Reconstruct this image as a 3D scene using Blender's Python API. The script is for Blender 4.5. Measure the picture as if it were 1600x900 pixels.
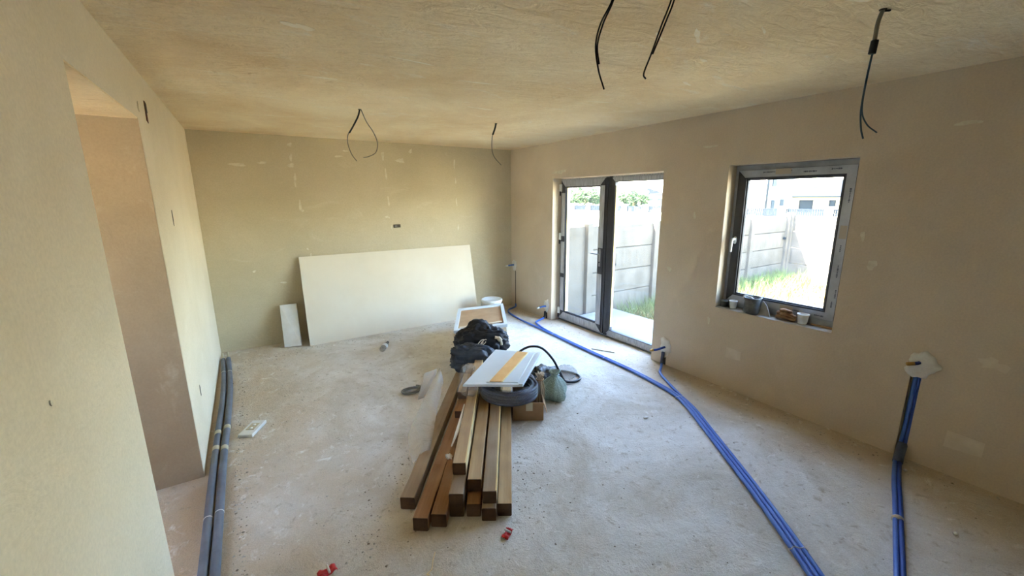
import bpy, bmesh, math, random
from mathutils import Vector, Matrix, noise as mnoise

for o in list(bpy.data.objects): bpy.data.objects.remove(o)
scene = bpy.context.scene
COL = scene.collection
random.seed(7)

# ------------------------------------------------------------------ camera
CAM_H = 1.80
yaw, pitch, roll = math.radians(32.4105), math.radians(12.2713), math.radians(-0.3636)
fwd = Vector((math.sin(yaw)*math.cos(pitch), math.cos(yaw)*math.cos(pitch), -math.sin(pitch)))
rt = Vector((math.cos(yaw), -math.sin(yaw), 0)); up = rt.cross(fwd)
rt2 = math.cos(roll)*rt + math.sin(roll)*up; up2 = -math.sin(roll)*rt + math.cos(roll)*up
cd = bpy.data.cameras.new('camera'); cam = bpy.data.objects.new('camera', cd); COL.objects.link(cam)
cd.sensor_width = 36; cd.lens = 36*647.8/1600; cd.clip_start = 0.02; cd.clip_end = 500
mw = Matrix.Identity(4)
for i in range(3):
    mw[i][0] = rt2[i]; mw[i][1] = up2[i]; mw[i][2] = -fwd[i]
mw[2][3] = CAM_H
cam.matrix_world = mw
scene.camera = cam

# ------------------------------------------------------------------ world, sun, exposure
SUN_DIR = Vector((-0.60, 0.44, 1.0)).normalized()      # towards the sun
SUN_EL = math.asin(SUN_DIR.z); 
world = bpy.data.worlds.new('sky'); scene.world = world; world.use_nodes = True
nt = world.node_tree; nt.nodes.clear()
sky = nt.nodes.new('ShaderNodeTexSky'); sky.sky_type = 'NISHITA'; sky.sun_disc = False
sky.sun_elevation = SUN_EL; sky.sun_rotation = math.atan2(SUN_DIR.x, SUN_DIR.y)
sky.air_density = 1.0; sky.dust_density = 1.2; sky.ozone_density = 0.6; sky.altitude = 100
bg = nt.nodes.new('ShaderNodeBackground'); bg.inputs['Strength'].default_value = 0.45
wo = nt.nodes.new('ShaderNodeOutputWorld')
nt.links.new(sky.outputs[0], bg.inputs[0]); nt.links.new(bg.outputs[0], wo.inputs[0])
sd = bpy.data.lights.new('sun', 'SUN'); sd.energy = 12.0; sd.angle = math.radians(0.6); sd.color = (1.0, 0.95, 0.88)
sun = bpy.data.objects.new('sun', sd); COL.objects.link(sun)
sun.rotation_euler = SUN_DIR.to_track_quat('Z', 'Y').to_euler(); sun.location = (0, 0, 20)
vs = scene.view_settings
vs.view_transform = 'Standard'; vs.look = 'None'; vs.gamma = 1.0; vs.use_curve_mapping = False
vs.exposure = 4.07

# ------------------------------------------------------------------ helpers
def lin(c):
    return tuple(((v/12.92) if v <= 0.04045 else ((v+0.055)/1.055)**2.4) for v in c)
def rgb(r, g, b): return lin((r/255, g/255, b/255))

class MB:
    def __init__(s): s.v = []; s.f = []; s.sm = []
    def add(s, vs_, fs, smooth=False):
        n = len(s.v); s.v.extend(tuple(p) for p in vs_)
        for f in fs: s.f.append(tuple(n+i for i in f)); s.sm.append(smooth)
        return s
    def box(s, lo, hi, mat=None):
        x0, y0, z0 = lo; x1, y1, z1 = hi
        p = [(x0,y0,z0),(x1,y0,z0),(x1,y1,z0),(x0,y1,z0),(x0,y0,z1),(x1,y0,z1),(x1,y1,z1),(x0,y1,z1)]
        if mat: p = [mat @ Vector(q) for q in p]
        return s.add(p, [(3,2,1,0),(4,5,6,7),(0,1,5,4),(1,2,6,5),(2,3,7,6),(3,0,4,7)])
    def quad(s, a, b, c, d): return s.add([a,b,c,d], [(0,1,2,3)])
    def tube(s, pts, r, seg=10, cap=True):
        pts = [Vector(p) for p in pts]; n = len(pts); ring = []
        rr = r if isinstance(r, (list, tuple)) else [r]*n
        t0 = (pts[1]-pts[0]).normalized()
        ref = Vector((0,0,1)) if abs(t0.z) < 0.9 else Vector((1,0,0))
        nrm = (ref - t0*ref.dot(t0)).normalized(); vs_ = []
        for i in range(n):
            t = (pts[min(i+1,n-1)] - pts[max(i-1,0)]).normalized()
            nrm = (nrm - t*nrm.dot(t)); nrm = nrm.normalized() if nrm.length > 1e-6 else t.orthogonal().normalized()
            bn = t.cross(nrm)
            for k in range(seg):
                a = 2*math.pi*k/seg
                vs_.append(pts[i] + (nrm*math.cos(a) + bn*math.sin(a))*rr[i])
        fs = []
        for i in range(n-1):
            for k in range(seg):
                k2 = (k+1) % seg
                fs.append((i*seg+k, i*seg+k2, (i+1)*seg+k2, (i+1)*seg+k))
        if cap: fs.append(tuple(reversed(range(seg)))); fs.append(tuple((n-1)*seg+k for k in range(seg)))
        return s.add(vs_, fs, True)
    def lathe(s, prof, c=(0,0,0), seg=24, wob=None):
        vs_ = []; n = len(prof)
        for (r, z) in prof:
            for k in range(seg):
                a = 2*math.pi*k/seg; q = r
                if wob: q = r*wob(a, z)
                vs_.append((c[0]+q*math.cos(a), c[1]+q*math.sin(a), c[2]+z))
        fs = [(i*seg+k, i*seg+(k+1) % seg, (i+1)*seg+(k+1) % seg, (i+1)*seg+k) for i in range(n-1) for k in range(seg)]
        return s.add(vs_, fs, True)
    def grid(s, fn, nu, nv, smooth=True, flip=False):
        vs_ = [fn(i/nu, j/nv) for i in range(nu+1) for j in range(nv+1)]
        fs = []
        for i in range(nu):
            for j in range(nv):
                a = i*(nv+1)+j; q = (a, a+nv+1, a+nv+2, a+1)
                fs.append(q[::-1] if flip else q)
        return s.add(vs_, fs, smooth)
    def prism(s, poly, axis, lo, hi):
        def P(u, v, w): return {0:(w,u,v), 1:(u,w,v), 2:(u,v,w)}[axis]
        n = len(poly); vs_ = [P(u,v,lo) for u,v in poly]+[P(u,v,hi) for u,v in poly]
        fs = [tuple(reversed(range(n))), tuple(range(n,2*n))] + [(i,(i+1)%n,n+(i+1)%n,n+i) for i in range(n)]
        return s.add(vs_, fs)
    def build(s, name, mat, parent=None, bevel=0, thick=0, fix=True):
        me = bpy.data.meshes.new(name); me.from_pydata(s.v, [], s.f); me.update()
        for p, sm in zip(me.polygons, s.sm): p.use_smooth = sm
        if fix:
            bm = bmesh.new(); bm.from_mesh(me); bmesh.ops.recalc_face_normals(bm, faces=bm.faces); bm.to_mesh(me); bm.free()
        me.materials.append(mat)
        o = bpy.data.objects.new(name, me); COL.objects.link(o)
        if parent is not None:
            o.parent = parent; o.matrix_parent_inverse = parent.matrix_world.inverted()
        if thick:
            m = o.modifiers.new('thickness', 'SOLIDIFY'); m.thickness = thick; m.offset = 0
        if bevel:
            m = o.modifiers.new('bevel', 'BEVEL'); m.width = bevel; m.segments = 2; m.limit_method = 'ANGLE'
        return o

def tag(o, label=None, cat=None, group=None, kind=None):
    if label: o['label'] = label
    if cat: o['category'] = cat
    if group: o['group'] = group
    if kind: o['kind'] = kind
    return o
def empty(name, loc, rz=0):
    o = bpy.data.objects.new(name, None); COL.objects.link(o); o.location = loc; o.rotation_euler = (0,0,rz)
    o.empty_display_size = 0.1
    o.matrix_world = Matrix.Translation(loc) @ Matrix.Rotation(rz, 4, 'Z')
    return o
def link_copy(o, parent, loc=None):
    c = o.copy(); COL.objects.link(c)
    if parent is not None: c.parent = parent; c.matrix_parent_inverse = parent.matrix_world.inverted()
    if loc is not None: c.location = loc
    return c
def catmull(pts, n=8):
    pts = [Vector(p) for p in pts]; out = []
    P = [pts[0]*2-pts[1]] + pts + [pts[-1]*2-pts[-2]]
    for i in range(1, len(P)-2):
        a, b, c, d = P[i-1], P[i], P[i+1], P[i+2]
        for k in range(n):
            t = k/n
            out.append(0.5*((2*b) + (c-a)*t + (2*a-5*b+4*c-d)*t*t + (3*b-3*c+d-a)*t**3))
    out.append(pts[-1]); return out

# ------------------------------------------------------------------ materials
def mat(name, col, rough=0.8, col2=None, scale=4.0, detail=6.0, stretch=(1,1,1), bump=0.0, bscale=40.0, spec=0.3,
        metal=0.0, alpha=1.0, trans=0.0, ramp=(0.35,0.65), sheen=0, coat=0.0, speck=None, coords='pos', bdist=0.02):
    m = bpy.data.materials.new(name); m.use_nodes = True; N = m.node_tree.nodes; L = m.node_tree.links
    b = N['Principled BSDF']; b.inputs['Roughness'].default_value = rough
    b.inputs['Specular IOR Level'].default_value = spec; b.inputs['Metallic'].default_value = metal
    b.inputs['Alpha'].default_value = alpha; b.inputs['Transmission Weight'].default_value = trans
    b.inputs['Coat Weight'].default_value = coat
    b.inputs['Base Color'].default_value = (*col, 1)
    if coords == 'pos':
        g = N.new('ShaderNodeNewGeometry'); src = g.outputs['Position']
    else:
        g = N.new('ShaderNodeTexCoord'); src = g.outputs['Object']
    mp = N.new('ShaderNodeMapping'); mp.inputs['Scale'].default_value = stretch; L.new(src, mp.inputs['Vector'])
    if col2 is not None:
        n = N.new('ShaderNodeTexNoise'); n.inputs['Scale'].default_value = scale; n.inputs['Detail'].default_value = detail
        n.inputs['Roughness'].default_value = 0.62; L.new(mp.outputs[0], n.inputs['Vector'])
        r = N.new('ShaderNodeValToRGB'); r.color_ramp.elements[0].position = ramp[0]; r.color_ramp.elements[1].position = ramp[1]
        r.color_ramp.elements[0].color = (*col, 1); r.color_ramp.elements[1].color = (*col2, 1)
        L.new(n.outputs['Fac'], r.inputs['Fac']); out = r.outputs['Color']
        if speck:
            n3 = N.new('ShaderNodeTexNoise'); n3.inputs['Scale'].default_value = speck[0]; n3.inputs['Detail'].default_value = 3
            L.new(mp.outputs[0], n3.inputs['Vector'])
            r3 = N.new('ShaderNodeValToRGB'); r3.color_ramp.elements[0].position = speck[1]; r3.color_ramp.elements[1].position = speck[2]
            L.new(n3.outputs['Fac'], r3.inputs['Fac'])
            mx = N.new('ShaderNodeMix'); mx.data_type = 'RGBA'
            L.new(r3.outputs['Color'], mx.inputs['Factor']); L.new(out, mx.inputs['A']); mx.inputs['B'].default_value = (*speck[3], 1)
            out = mx.outputs['Result']
        L.new(out, b.inputs['Base Color'])
    if bump:
        n2 = N.new('ShaderNodeTexNoise'); n2.inputs['Scale'].default_value = bscale; n2.inputs['Detail'].default_value = 8
        n2.inputs['Roughness'].default_value = 0.6; L.new(mp.outputs[0], n2.inputs['Vector'])
        bp = N.new('ShaderNodeBump'); bp.inputs['Strength'].default_value = bump; bp.inputs['Distance'].default_value = bdist
        L.new(n2.outputs['Fac'], bp.inputs['Height']); L.new(bp.outputs[0], b.inputs['Normal'])
    return m

def plaster(name, c1, c2, smear, smear_amt=0.6, stretch=(1,1,1), bump=0.25):
    """troweled raw plaster: broad tone drift, trowel smears of lighter skim, fine sand grain"""
    m = bpy.data.materials.new(name); m.use_nodes = True; N = m.node_tree.nodes; L = m.node_tree.links
    b = N['Principled BSDF']; b.inputs['Roughness'].default_value = 0.9; b.inputs['Specular IOR Level'].default_value = 0.15
    g = N.new('ShaderNodeNewGeometry')
    def noise(scale, detail, st=(1,1,1), dist=0.0, rough=0.6):
        mp = N.new('ShaderNodeMapping'); mp.inputs['Scale'].default_value = st; L.new(g.outputs['Position'], mp.inputs['Vector'])
        n = N.new('ShaderNodeTexNoise'); n.inputs['Scale'].default_value = scale; n.inputs['Detail'].default_value = detail
        n.inputs['Distortion'].default_value = dist; n.inputs['Roughness'].default_value = rough
        L.new(mp.outputs[0], n.inputs['Vector']); return n.outputs['Fac']
    def ramp(src, p0, p1, c0=(0,0,0), c1_=(1,1,1)):
        r = N.new('ShaderNodeValToRGB'); r.color_ramp.elements[0].position = p0; r.color_ramp.elements[1].position = p1
        r.color_ramp.elements[0].color = (*c0,1); r.color_ramp.elements[1].color = (*c1_,1); L.new(src, r.inputs['Fac']); return r.outputs['Color']
    base = ramp(noise(1.3, 8, (1,1,1), 0.4), 0.3, 0.7, c1, c2)
    sm = ramp(noise(2.6, 6, stretch, 1.2, 0.68), 0.58, 0.80)
    mul = N.new('ShaderNodeMath'); mul.operation = 'MULTIPLY'; mul.inputs[1].default_value = smear_amt; L.new(sm, mul.inputs[0])
    mx = N.new('ShaderNodeMix'); mx.data_type = 'RGBA'; L.new(mul.outputs[0], mx.inputs['Factor']); L.new(base, mx.inputs['A']); mx.inputs['B'].default_value = (*smear,1)
    gr = ramp(noise(90, 3), 0.3, 0.7, (0.93,0.93,0.93), (1.03,1.03,1.03))
    mm = N.new('ShaderNodeMix'); mm.data_type = 'RGBA'; mm.blend_type = 'MULTIPLY'; mm.inputs['Factor'].default_value = 1.0
    L.new(mx.outputs['Result'], mm.inputs['A']); L.new(gr, mm.inputs['B']); L.new(mm.outputs['Result'], b.inputs['Base Color'])
    h1 = noise(7, 6, stretch, 0.8); h2 = noise(110, 4)
    ad = N.new('ShaderNodeMath'); ad.operation = 'MULTIPLY_ADD'; ad.inputs[1].default_value = 0.07; L.new(h2, ad.inputs[0]); L.new(h1, ad.inputs[2])
    bp = N.new('ShaderNodeBump'); bp.inputs['Strength'].default_value = bump; bp.inputs['Distance'].default_value = 0.03
    L.new(ad.outputs[0], bp.inputs['Height']); L.new(bp.outputs[0], b.inputs['Normal'])
    return m

def thin_glass(name, tint=(0.98,0.985,0.98), gloss=0.10, haze=0.008):
    m = bpy.data.materials.new(name); m.use_nodes = True; N = m.node_tree.nodes; L = m.node_tree.links
    N.remove(N['Principled BSDF']); o = N['Material Output']
    t = N.new('ShaderNodeBsdfTransparent'); t.inputs[0].default_value = (*tint,1)
    gl = N.new('ShaderNodeBsdfGlossy'); gl.inputs['Roughness'].default_value = 0.03; gl.inputs['Color'].default_value = (0.9,0.95,0.95,1)
    df = N.new('ShaderNodeBsdfTranslucent'); df.inputs['Color'].default_value = (0.8,0.8,0.78,1)
    lw = N.new('ShaderNodeFresnel'); ge = N.new('ShaderNodeNewGeometry')      # same reflectance entering and leaving the thin pane
    io = N.new('ShaderNodeMapRange'); io.inputs['To Min'].default_value = 1.25; io.inputs['To Max'].default_value = 1/1.25
    L.new(ge.outputs['Backfacing'], io.inputs['Value']); L.new(io.outputs[0], lw.inputs['IOR'])
    m1 = N.new('ShaderNodeMixShader'); L.new(lw.outputs[0], m1.inputs[0]); L.new(t.outputs[0], m1.inputs[1]); L.new(gl.outputs[0], m1.inputs[2])
    m2 = N.new('ShaderNodeMixShader'); m2.inputs[0].default_value = haze; L.new(m1.outputs[0], m2.inputs[1]); L.new(df.outputs[0], m2.inputs[2])
    L.new(m2.outputs[0], o.inputs['Surface']); return m

def film(name, col, op=0.35, rough=0.15, crinkle=0.5, bscale=30):
    """thin translucent plastic film: part clear, part milky, crinkled gloss"""
    m = bpy.data.materials.new(name); m.use_nodes = True; N = m.node_tree.nodes; L = m.node_tree.links
    b = N['Principled BSDF']; b.inputs['Base Color'].default_value = (*col,1); b.inputs['Roughness'].default_value = rough
    b.inputs['Specular IOR Level'].default_value = 0.6
    n = N.new('ShaderNodeTexNoise'); n.inputs['Scale'].default_value = bscale; n.inputs['Detail'].default_value = 5; n.inputs['Distortion'].default_value = 1.0
    bp = N.new('ShaderNodeBump'); bp.inputs['Strength'].default_value = crinkle; bp.inputs['Distance'].default_value = 0.03
    L.new(n.outputs['Fac'], bp.inputs['Height']); L.new(bp.outputs[0], b.inputs['Normal'])
    t = N.new('ShaderNodeBsdfTransparent'); t.inputs[0].default_value = (0.95,0.95,0.95,1)
    mx = N.new('ShaderNodeMixShader'); mx.inputs[0].default_value = op
    L.new(t.outputs[0], mx.inputs[1]); L.new(b.outputs[0], mx.inputs[2]); L.new(mx.outputs[0], N['Material Output'].inputs['Surface'])
    return m

M = {}
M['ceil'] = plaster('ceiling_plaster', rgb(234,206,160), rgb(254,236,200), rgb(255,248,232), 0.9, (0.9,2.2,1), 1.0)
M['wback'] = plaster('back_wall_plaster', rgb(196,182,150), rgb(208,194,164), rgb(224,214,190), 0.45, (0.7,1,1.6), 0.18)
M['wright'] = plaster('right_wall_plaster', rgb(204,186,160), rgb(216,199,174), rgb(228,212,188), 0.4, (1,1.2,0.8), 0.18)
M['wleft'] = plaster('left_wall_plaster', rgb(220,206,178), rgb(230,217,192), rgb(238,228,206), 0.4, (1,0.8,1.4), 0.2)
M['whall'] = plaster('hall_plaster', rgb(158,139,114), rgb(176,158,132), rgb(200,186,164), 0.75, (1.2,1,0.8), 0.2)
M['patch'] = mat('fresh_gypsum', rgb(214,208,196), 0.9, rgb(228,224,214), 12, bump=0.3, bscale=40)
M['smear'] = mat('light_plaster_smear', rgb(205,195,170), 0.9, rgb(224,215,192), 20)
M['dimpatch'] = mat('matching_plaster_patch', rgb(212,196,172), 0.9, rgb(222,208,186), 12)
M['ceil_stroke'] = mat('pale_trowel_stroke', rgb(250,234,204), 0.9, rgb(255,244,222), 20)
M['film_frame'] = mat('protective_film', rgb(140,140,142), 0.45, rgb(196,198,202), 9, 8, (3,6,0.6), bump=0.1, bscale=30, spec=0.5, ramp=(0.3,0.7))
M['film_win'] = mat('window_film', rgb(150,154,162), 0.45, rgb(176,180,188), 5, 4, bump=0.05, bscale=30, spec=0.5)
M['anthracite'] = mat('anthracite_profile', rgb(50,50,54), 0.5, rgb(58,58,62), 10, spec=0.4)
M['gasket'] = mat('black_gasket', rgb(22,22,24), 0.6)
M['glass'] = thin_glass('window_glass')
M['white_pl'] = mat('white_plastic', rgb(232,232,228), 0.4, rgb(222,222,216), 8, spec=0.4)
M['metal'] = mat('brushed_metal', rgb(150,150,152), 0.35, metal=0.9)
M['brass'] = mat('brass', rgb(190,150,80), 0.3, metal=0.9)
M['blue'] = mat('blue_conduit', rgb(66,106,192), 0.42, rgb(84,124,206), 6, spec=0.45)
M['navy'] = mat('dark_blue_pipe', rgb(34,64,146), 0.45, rgb(44,78,164), 6, spec=0.4)
M['sleeve'] = mat('grey_dusty_sleeve', rgb(70,78,100), 0.6, rgb(96,104,122), 12)
M['greyfoam'] = mat('grey_pipe_insulation', rgb(104,108,116), 0.75, rgb(120,124,132), 5, bump=0.15, bscale=60)
M['tape'] = mat('beige_tape', rgb(200,190,160), 0.6)
M['sticker'] = mat('film_sticker', rgb(176,164,146), 0.6)
M['wire_dark'] = mat('dark_wire', rgb(30,28,26), 0.6)
M['wire_grey'] = mat('grey_wire', rgb(120,116,106), 0.6)
M['wire_blue'] = mat('blue_wire', rgb(56,80,98), 0.5)
M['drywall'] = mat('gypsum_board', rgb(226,212,186), 0.85, rgb(232,220,196), 1.5)
M['drywall_edge'] = mat('gypsum_core', rgb(205,200,190), 0.9)
M['foamwhite'] = mat('white_foam_board', rgb(236,234,226), 0.8, rgb(226,222,210), 8, bump=0.2, bscale=14)
M['card'] = mat('cardboard', rgb(176,140,100), 0.85, rgb(190,154,114), 5, 5, (1,1,1))
M['card2'] = mat('box_cardboard', rgb(150,118,86), 0.85, rgb(166,132,98), 6)
M['lam'] = mat('laminate_stack', rgb(214,194,160), 0.7, rgb(226,208,178), 14, 4, (8,8,1))
M['cloth_black'] = mat('black_jacket_cloth', rgb(20,20,22), 0.55, rgb(34,33,36), 18, bump=0.4, bscale=14, coords='obj', sheen=1)
M['cloth_navy'] = mat('charcoal_bag_cloth', rgb(30,32,36), 0.5, rgb(62,68,76), 7, bump=0.4, bscale=14, coords='obj')
M['cord'] = mat('beige_cord', rgb(214,200,174), 0.8)
M['panel_white'] = mat('white_melamine', rgb(222,228,228), 0.35, rgb(214,220,220), 3, spec=0.5)
M['orange'] = mat('orange_wood_strip', rgb(232,176,104), 0.6, rgb(244,196,128), 6, 6, (1,1,1))
M['hose'] = mat('black_hose', rgb(30,30,33), 0.35, spec=0.5)
M['coil'] = mat('dark_grey_coil', rgb(58,60,70), 0.35, rgb(74,76,86), 20, spec=0.6)
M['filmclear'] = film('clear_film', (0.86,0.86,0.84), 0.26, 0.2, 0.8, 18)
M['filmstrip'] = film('milky_plastic_strip', (0.80,0.73,0.62), 0.44, 0.25, 0.4, 14)
M['filmblack'] = mat('black_shiny_film', rgb(26,28,30), 0.2, rgb(48,52,54), 26, bump=0.9, bscale=26, spec=0.7, coords='obj')
M['green'] = film('green_plastic_bag', rgb(186,210,194), 0.9, 0.3, 0.9, 20)
M['red'] = mat('red_wrapper', rgb(190,40,44), 0.4, rgb(214,70,70), 30)
M['mud'] = mat('dirt_crumb', rgb(130,116,98), 0.95, rgb(172,162,146), 40)
M['stone'] = mat('pale_crumb', rgb(176,168,154), 0.95, rgb(206,200,188), 40)
M['concrete'] = mat('fence_concrete', rgb(82,77,68), 0.9, rgb(96,91,82), 3, 6, bump=0.25, bscale=50, spec=0.02)
M['slab'] = mat('terrace_concrete', rgb(104,106,102), 0.9, rgb(122,124,120), 2, 8, bump=0.3, bscale=50, spec=0.02)
M['soil'] = mat('yard_soil', rgb(104,92,60), 0.95, rgb(120,108,72), 2, 8, bump=0.5, bscale=12, spec=0.02)
M['dirt_far'] = mat('far_ground', rgb(206,196,172), 0.95, rgb(190,184,152), 0.2, 6, spec=0.02)
M['grass_y'] = mat('dry_yellow_grass', rgb(104,80,26), 0.8, rgb(76,66,26), 3)
M['grass_g'] = mat('green_weed', rgb(70,88,44), 0.8, rgb(92,104,50), 4)
M['stucco'] = mat('white_stucco', rgb(190,186,174), 0.9, rgb(200,196,186), 1, spec=0.02)
M['stucco_c'] = mat('cream_stucco', rgb(150,140,112), 0.9, rgb(160,150,124), 1, spec=0.02)
M['stucco_shade'] = mat('shaded_side_stucco', rgb(70,74,76), 0.9, rgb(78,82,84), 1, spec=0.02)
M['roof'] = mat('grey_roof_tiles', rgb(24,27,30), 0.8, rgb(31,34,37), 4, spec=0.02)
M['rail'] = mat('dark_metal_railing', rgb(24,29,34), 0.6, spec=0.02)
M['winfar'] = mat('far_window_glass', rgb(34,42,48), 0.25, spec=0.02)
M['foliage'] = mat('tree_foliage', rgb(40,54,36), 0.9, rgb(58,72,46), 2, spec=0.02)
M['bark'] = mat('bark', rgb(90,76,60), 0.95)
M['sillgrime'] = mat('grimy_sill_mortar', rgb(150,144,132), 0.95, rgb(176,170,158), 10, bump=0.4, bscale=40)
M['bucket_grey'] = mat('dirty_grey_bucket', rgb(70,72,70), 0.7, rgb(108,108,102), 14)
M['jar'] = mat('dark_jar', rgb(30,30,32), 0.3, spec=0.5)
M['brownstuff'] = mat('brown_leather', rgb(108,72,46), 0.7, rgb(168,130,92), 18, bump=0.4, bscale=40)
M['stick'] = mat('raw_wood_stick', rgb(168,132,92), 0.8)
M['marker'] = mat('marker_ink', rgb(120,84,76), 0.6)
M['print'] = mat('film_print_ink', rgb(66,72,86), 0.6)
M['hole'] = mat('exposed_brick', rgb(120,64,40), 0.95, rgb(70,48,36), 40)
M['holedark'] = mat('dark_recess', rgb(80,72,62), 0.95)
M['twine'] = mat('white_twine', rgb(220,218,212), 0.8)

def wood(name, c1, c2, c3, grain=(30,30,2)):
    m = bpy.data.materials.new(name); m.use_nodes = True; N = m.node_tree.nodes; L = m.node_tree.links
    b = N['Principled BSDF']; b.inputs['Roughness'].default_value = 0.75; b.inputs['Specular IOR Level'].default_value = 0.25
    tc = N.new('ShaderNodeTexCoord'); mp = N.new('ShaderNodeMapping'); mp.inputs['Scale'].default_value = grain
    L.new(tc.outputs['Object'], mp.inputs['Vector'])
    n = N.new('ShaderNodeTexNoise'); n.inputs['Scale'].default_value = 1.0; n.inputs['Detail'].default_value = 8; n.inputs['Roughness'].default_value = 0.65
    L.new(mp.outputs[0], n.inputs['Vector'])
    r = N.new('ShaderNodeValToRGB'); e = r.color_ramp.elements; e[0].position = 0.32; e[0].color = (*c1,1); e[1].position = 0.68; e[1].color = (*c2,1)
    L.new(n.outputs['Fac'], r.inputs['Fac'])
    n2 = N.new('ShaderNodeTexNoise'); n2.inputs['Scale'].default_value = 2.3; n2.inputs['Detail'].default_value = 5; L.new(tc.outputs['Object'], n2.inputs['Vector'])
    r2 = N.new('ShaderNodeValToRGB'); r2.color_ramp.elements[0].position = 0.5; r2.color_ramp.elements[1].position = 0.72; L.new(n2.outputs['Fac'], r2.inputs['Fac'])
    mx = N.new('ShaderNodeMix'); mx.data_type = 'RGBA'; L.new(r2.outputs['Color'], mx.inputs['Factor']); L.new(r.outputs['Color'], mx.inputs['A']); mx.inputs['B'].default_value = (*c3,1)
    L.new(mx.outputs['Result'], b.inputs['Base Color'])
    bp = N.new('ShaderNodeBump'); bp.inputs['Strength'].default_value = 0.25; bp.inputs['Distance'].default_value = 0.01
    L.new(n.outputs['Fac'], bp.inputs['Height']); L.new(bp.outputs[0], b.inputs['Normal']); return m
# beams run along their own Y axis
M['wood_red'] = wood('reddish_beam_wood', rgb(142,100,68), rgb(176,134,96), rgb(190,160,128), (26,1.6,26))
M['wood_pale'] = wood('pale_beam_wood', rgb(178,146,104), rgb(204,174,132), rgb(164,134,100), (26,1.6,26))
M['wood_dirty'] = wood('dusty_beam_wood', rgb(150,126,98), rgb(172,150,122), rgb(182,166,142), (26,1.6,26))
M['wood_end'] = wood('dark_end_grain', rgb(74,54,38), rgb(98,72,52), rgb(62,50,40), (20,20,20))
M['sapwood'] = mat('yellow_sapwood', rgb(240,216,156), 0.7)

# floor: dusty screed
def floor_mat():
    m = bpy.data.materials.new('dusty_concrete_screed'); m.use_nodes = True; N = m.node_tree.nodes; L = m.node_tree.links
    b = N['Principled BSDF']; b.inputs['Roughness'].default_value = 0.88; b.inputs['Specular IOR Level'].default_value = 0.25
    g = N.new('ShaderNodeNewGeometry')
    def noise(scale, detail, st=(1,1,1), dist=0.0, rough=0.6):
        mp = N.new('ShaderNodeMapping'); mp.inputs['Scale'].default_value = st; L.new(g.outputs['Position'], mp.inputs['Vector'])
        n = N.new('ShaderNodeTexNoise'); n.inputs['Scale'].default_value = scale; n.inputs['Detail'].default_value = detail
        n.inputs['Distortion'].default_value = dist; n.inputs['Roughness'].default_value = rough
        L.new(mp.outputs[0], n.inputs['Vector']); return n.outputs['Fac']
    def ramp(src, p0, p1, c0=(0,0,0), c1=(1,1,1)):
        r = N.new('ShaderNodeValToRGB'); r.color_ramp.elements[0].position = p0; r.color_ramp.elements[1].position = p1
        r.color_ramp.elements[0].color = (*c0,1); r.color_ramp.elements[1].color = (*c1,1); L.new(src, r.inputs['Fac']); return r.outputs['Color']
    def mixc(f, a, bcol, blend='MIX'):
        mx = N.new('ShaderNodeMix'); mx.data_type = 'RGBA'; mx.blend_type = blend
        if isinstance(f, float): mx.inputs['Factor'].default_value = f
        else: L.new(f, mx.inputs['Factor'])
        L.new(a, mx.inputs['A'])
        if isinstance(bcol, tuple): mx.inputs['B'].default_value = (*bcol,1)
        else: L.new(bcol, mx.inputs['B'])
        return mx.outputs['Result']
    base = ramp(noise(1.3, 10, (1,1,1), 0.7, 0.68), 0.32, 0.66, rgb(198,188,170), rgb(242,239,232))
    # reddish-brown soil dust along the wall feet, broken up by noise
    sep = N.new('ShaderNodeSeparateXYZ'); L.new(g.outputs['Position'], sep.inputs[0])
    def band(axis, lo, hi):
        mr = N.new('ShaderNodeMapRange'); mr.inputs['From Min'].default_value = lo; mr.inputs['From Max'].default_value = hi
        L.new(sep.outputs[axis], mr.inputs['Value']); return mr.outputs[0]
    wob = noise(2.2, 6, (1,1,1), 0.6)
    d1 = N.new('ShaderNodeMath'); d1.operation = 'MAXIMUM'; L.new(band(0, 2.75, 3.72), d1.inputs[0]); L.new(band(0, 1.5, -0.6), d1.inputs[1])
    d3 = N.new('ShaderNodeMath'); d3.operation = 'MULTIPLY'; L.new(d1.outputs[0], d3.inputs[0]); L.new(wob, d3.inputs[1])
    base = mixc(ramp(d3.outputs[0], 0.12, 0.46), base, rgb(206,188,162))
    sp = ramp(noise(18, 6, (1,1,1), 0.5), 0.57, 0.74)
    base = mixc(sp, base, rgb(184,171,150))
    cr = ramp(noise(9, 6, (1,1,1), 0.8, 0.7), 0.58, 0.72)
    base = mixc(cr, base, rgb(242,239,232))
    gr = ramp(noise(140, 2), 0.3, 0.7, (0.86,0.86,0.86), (1.05,1.05,1.05))
    base = mixc(1.0, base, gr, 'MULTIPLY'); L.new(base, b.inputs['Base Color'])
    h1 = noise(5, 8, (1,1,1), 0.5, 0.65); h2 = noise(60, 6, (1,1,1), 0.2, 0.7)
    ad = N.new('ShaderNodeMath'); ad.operation = 'MULTIPLY_ADD'; ad.inputs[1].default_value = 0.3; L.new(h2, ad.inputs[0]); L.new(h1, ad.inputs[2])
    bp = N.new('ShaderNodeBump'); bp.inputs['Strength'].default_value = 0.6; bp.inputs['Distance'].default_value = 0.03
    L.new(ad.outputs[0], bp.inputs['Height']); L.new(bp.outputs[0], b.inputs['Normal']); return m
M['floor'] = floor_mat()

# ------------------------------------------------------------------ room shell
XL, XR, YB, YN, HC = -0.43, 3.70, 5.84, -1.6, 2.54
TR = 0.32                                   # right wall thickness
def S(o, label=None): o['kind'] = 'structure'; return o

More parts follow.
